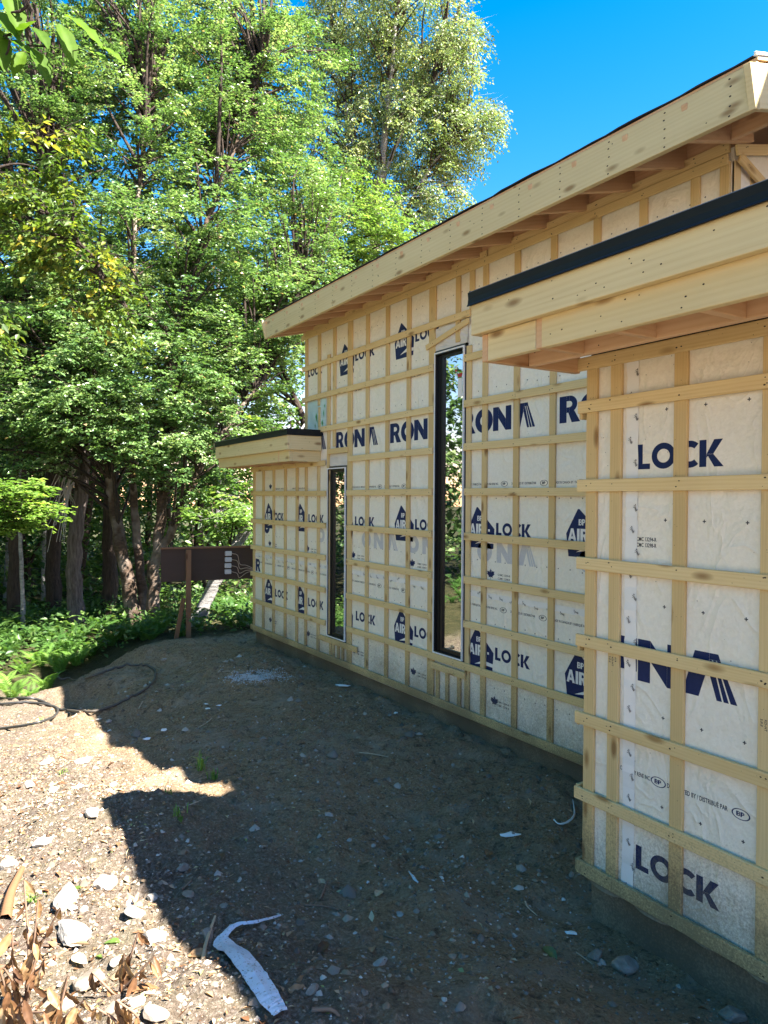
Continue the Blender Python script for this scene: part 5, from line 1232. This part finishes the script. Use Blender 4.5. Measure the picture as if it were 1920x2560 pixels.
wilted('wilted_stalk', 300, 2480, 'wilted stalk whose brown ribbed leaves droop over the round rock', [(310, 2385, -.02, 6), (385, 2390, -.05, 5), (345, 2330, -.02, 3), (230, 2430, -.04, 4)], 1)
wilted('wilted_stalk', 60, 2540, 'tangled dry brown stalks and curled leaves in the bottom left corner', [(95, 2250, -.05, 7), (30, 2330, -.08, 7), (150, 2270, -.04, 5), (10, 2420, -.1, 6), (110, 2400, -.1, 6), (60, 2200, 0, 5)], 2)
wilted('wilted_stalk', 330, 2570, 'brown leaf clump cut by the bottom edge', [(290, 2500, -.1, 6), (240, 2520, -.1, 5), (300, 2540, -.1, 4)], 3)
wilted('wilted_stalk', 150, 2560, 'low tangle of brown leaves between the corner heap and the round rock', [(170, 2440, -.06, 6), (210, 2500, -.06, 6), (120, 2470, -.06, 5)], 5, .2)
wilted('wilted_stalk', 10, 2570, 'dark dry leaf heap in the very corner', [(20, 2480, -.15, 6), (60, 2500, -.15, 6), (-10, 2400, -.1, 5), (110, 2530, -.15, 5)], 4)
# bark slab stick on the left edge
stick('bark_slab', (12, 2310), (55, 2180), .028, M['redwood'], 'reddish slab of bark leaning at the left edge', 'bark')
# grass tufts
def tuft(px, py, label, n=22, h=.12, seed=1):
    g = np.random.default_rng(seed); p = at(px, py); V = []; T = []; A = []
    for i in range(n):
        a = g.uniform(0, 6.28); l = h*g.uniform(.5, 1.2); b = g.normal(0, .02, 3); b[2] = 0; d = np.array([math.cos(a), math.sin(a), 0])*g.uniform(.2, .9); s = np.array([-math.sin(a), math.cos(a), 0])*.003
        m_ = b+d*l*.4+[0, 0, l*.7]; e = b+d*l+[0, 0, l*.75]; o = len(V); V += [b-s, b+s, m_+s, m_-s, e]; T += [(o, o+1, o+2), (o, o+2, o+3), (o+3, o+2, o+4)]; A += [g.uniform(.2, .9)]*5
    ob = obj('grass_tuft', np_mesh('grass_tuft', np.array(V), np.array(T), [M['fern']], attr=A)); ob.location = tuple(p); tag(ob, label, 'grass tuft')
tuft(500, 1925, 'small green grass tuft at the end of the sunlit notch', 26, .13, 1); tuft(535, 1950, 'darker low weed just inside the shade beside the tuft', 30, .09, 2); tuft(440, 2040, 'green weed sprig near the tip of the canopy shadow', 14, .07, 3)
tuft(105, 1805, 'tiny grass tuft in the sun beside the pipe', 14, .07, 4); tuft(90, 2255, 'pale green sprout between the white rocks', 16, .06, 5); tuft(420, 1985, 'sparse sprig in the shade under the notch', 10, .05, 6)
tuft(160, 1935, 'sparse grass in the sunny gravel', 10, .05, 7)
# pipe coils
def hose(name, pts, r, mat, label, closed=False, lift=None):
    P = [at(*p) for p in pts]
    for p in P: p[2] += r*1.2
    pth = smoothpath(P, 8)
    for q in pth: q[2] = max(q[2], float(ground(q[0], q[1]))+r*.8)
    V, Fq = tube(pth, r, 8); o = obj(name, np_mesh(name, V-P[0], Fq, [M[mat]], smooth=True)); o.location = tuple(P[0]); return tag(o, label, 'pipe')
G3 = lambda x, y: (x*.42194, 1200+y*.42194)
hose('pipe_coil', [G3(*p) for p in [(400, 1075), (350, 1120), (350, 1180), (430, 1195), (510, 1180), (600, 1150), (700, 1118), (800, 1104), (890, 1115), (922, 1150), (905, 1205), (850, 1255), (760, 1305), (640, 1358), (520, 1383), (400, 1372)]], .014, 'hose dusty', 'dusty grey pipe looped on the shaded slope left of the mound')
hose('pipe_coil', [G3(*p) for p in [(-60, 1325), (0, 1335), (90, 1328), (190, 1327), (280, 1338), (340, 1365), (325, 1405), (260, 1435), (150, 1462), (40, 1478), (-60, 1490)]], .014, 'hose', 'black pipe lying in the sun at the left edge')
hose('pipe_coil', [G3(*p) for p in [(-60, 1292), (0, 1298), (60, 1304), (150, 1300), (230, 1310), (350, 1365), (470, 1375)]], .014, 'hose', 'thin black pipe behind the sunny loop')
# powder heap
g = np.random.default_rng(9); m = MB()
for i in range(2000):
    px = g.normal(640, 34); py = 1692+g.normal(0, 6)-(px-610)*.03
    if True:
        p = at(px, py) if i < 260 else None
        if p is None:
            c = random.choice(cen); p = c+np.array([g.normal(0, .045), g.normal(0, .045), 0]); p[2] = float(ground(p[0], p[1]))
        else:
            cen = (cen+[p]) if i else [p]
        s = g.uniform(.003, .011); q = [(p[0]+s*math.cos(a), p[1]+s*math.sin(a), p[2]-.002) for a in np.arange(5)*1.2566]; tp = (p[0], p[1], p[2]+s*.7)
        for a in range(5): m.face([q[a], q[(a+1) % 5], tp])
me = m.mesh('powder_spill', [M['powder']]); c0 = Vector(tuple(at(610, 1692)))
for v in me.vertices: v.co -= c0
o = obj('powder_spill', me); o.location = c0; tag(o, 'spill of pale grey powder on top of the dirt mound', 'powder')

# ------------------------------------------------------------------ light, sky, camera
SUN = Vector((.46, -.70, 1.)).normalized()
el = math.asin(SUN.z); azm = math.atan2(SUN.x, SUN.y)
w = D.worlds.new('World'); bpy.context.scene.world = w; w.use_nodes = True; nt = w.node_tree; nt.nodes.clear()
sky = nt.nodes.new('ShaderNodeTexSky'); sky.sky_type = 'NISHITA'; sky.sun_disc = False; sky.sun_elevation = el; sky.sun_rotation = azm
sky.air_density = 1.0; sky.dust_density = .4; sky.ozone_density = 1.6; sky.altitude = 300
bg = nt.nodes.new('ShaderNodeBackground'); bg.inputs[1].default_value = .072
hs = nt.nodes.new('ShaderNodeHueSaturation'); hs.inputs['Saturation'].default_value = 1.5
wo = nt.nodes.new('ShaderNodeOutputWorld'); tn = nt.nodes.new('ShaderNodeMix'); tn.data_type = 'RGBA'; tn.blend_type = 'MULTIPLY'; tn.inputs[0].default_value = 1; tn.inputs[7].default_value = (1.36, .84, .75, 1)
nt.links.new(sky.outputs[0], hs.inputs['Color']); nt.links.new(hs.outputs[0], tn.inputs[6]); nt.links.new(tn.outputs[2], bg.inputs[0]); nt.links.new(bg.outputs[0], wo.inputs[0])
ld = D.lights.new('sun', 'SUN'); ld.energy = 5.0; ld.angle = R(.5); ld.color = (1, .93, .82)
lo = D.objects.new('sun', ld); link(lo); lo.rotation_euler = SUN.to_track_quat('Z', 'Y').to_euler(); lo.location = (0, 0, 30)
cam = D.cameras.new('camera'); co = D.objects.new('camera', cam); link(co); cam.sensor_fit = 'VERTICAL'; cam.sensor_height = 34.6; cam.sensor_width = 26
cam.lens = F/2560*34.6; cam.clip_end = 600; cam.clip_start = .05
mw = Matrix.Identity(4)
for i in range(3): mw[i][0] = cr[i]; mw[i][1] = cu[i]; mw[i][2] = -fwd[i]; mw[i][3] = EYE[i]
co.matrix_world = mw
sc = bpy.context.scene; sc.camera = co
sc.view_settings.view_transform = 'Standard'; sc.view_settings.look = 'None'; sc.view_settings.exposure = 2.8; sc.view_settings.gamma = 1
sc.cycles.max_bounces = 8
sc.cycles.transparent_max_bounces = 4
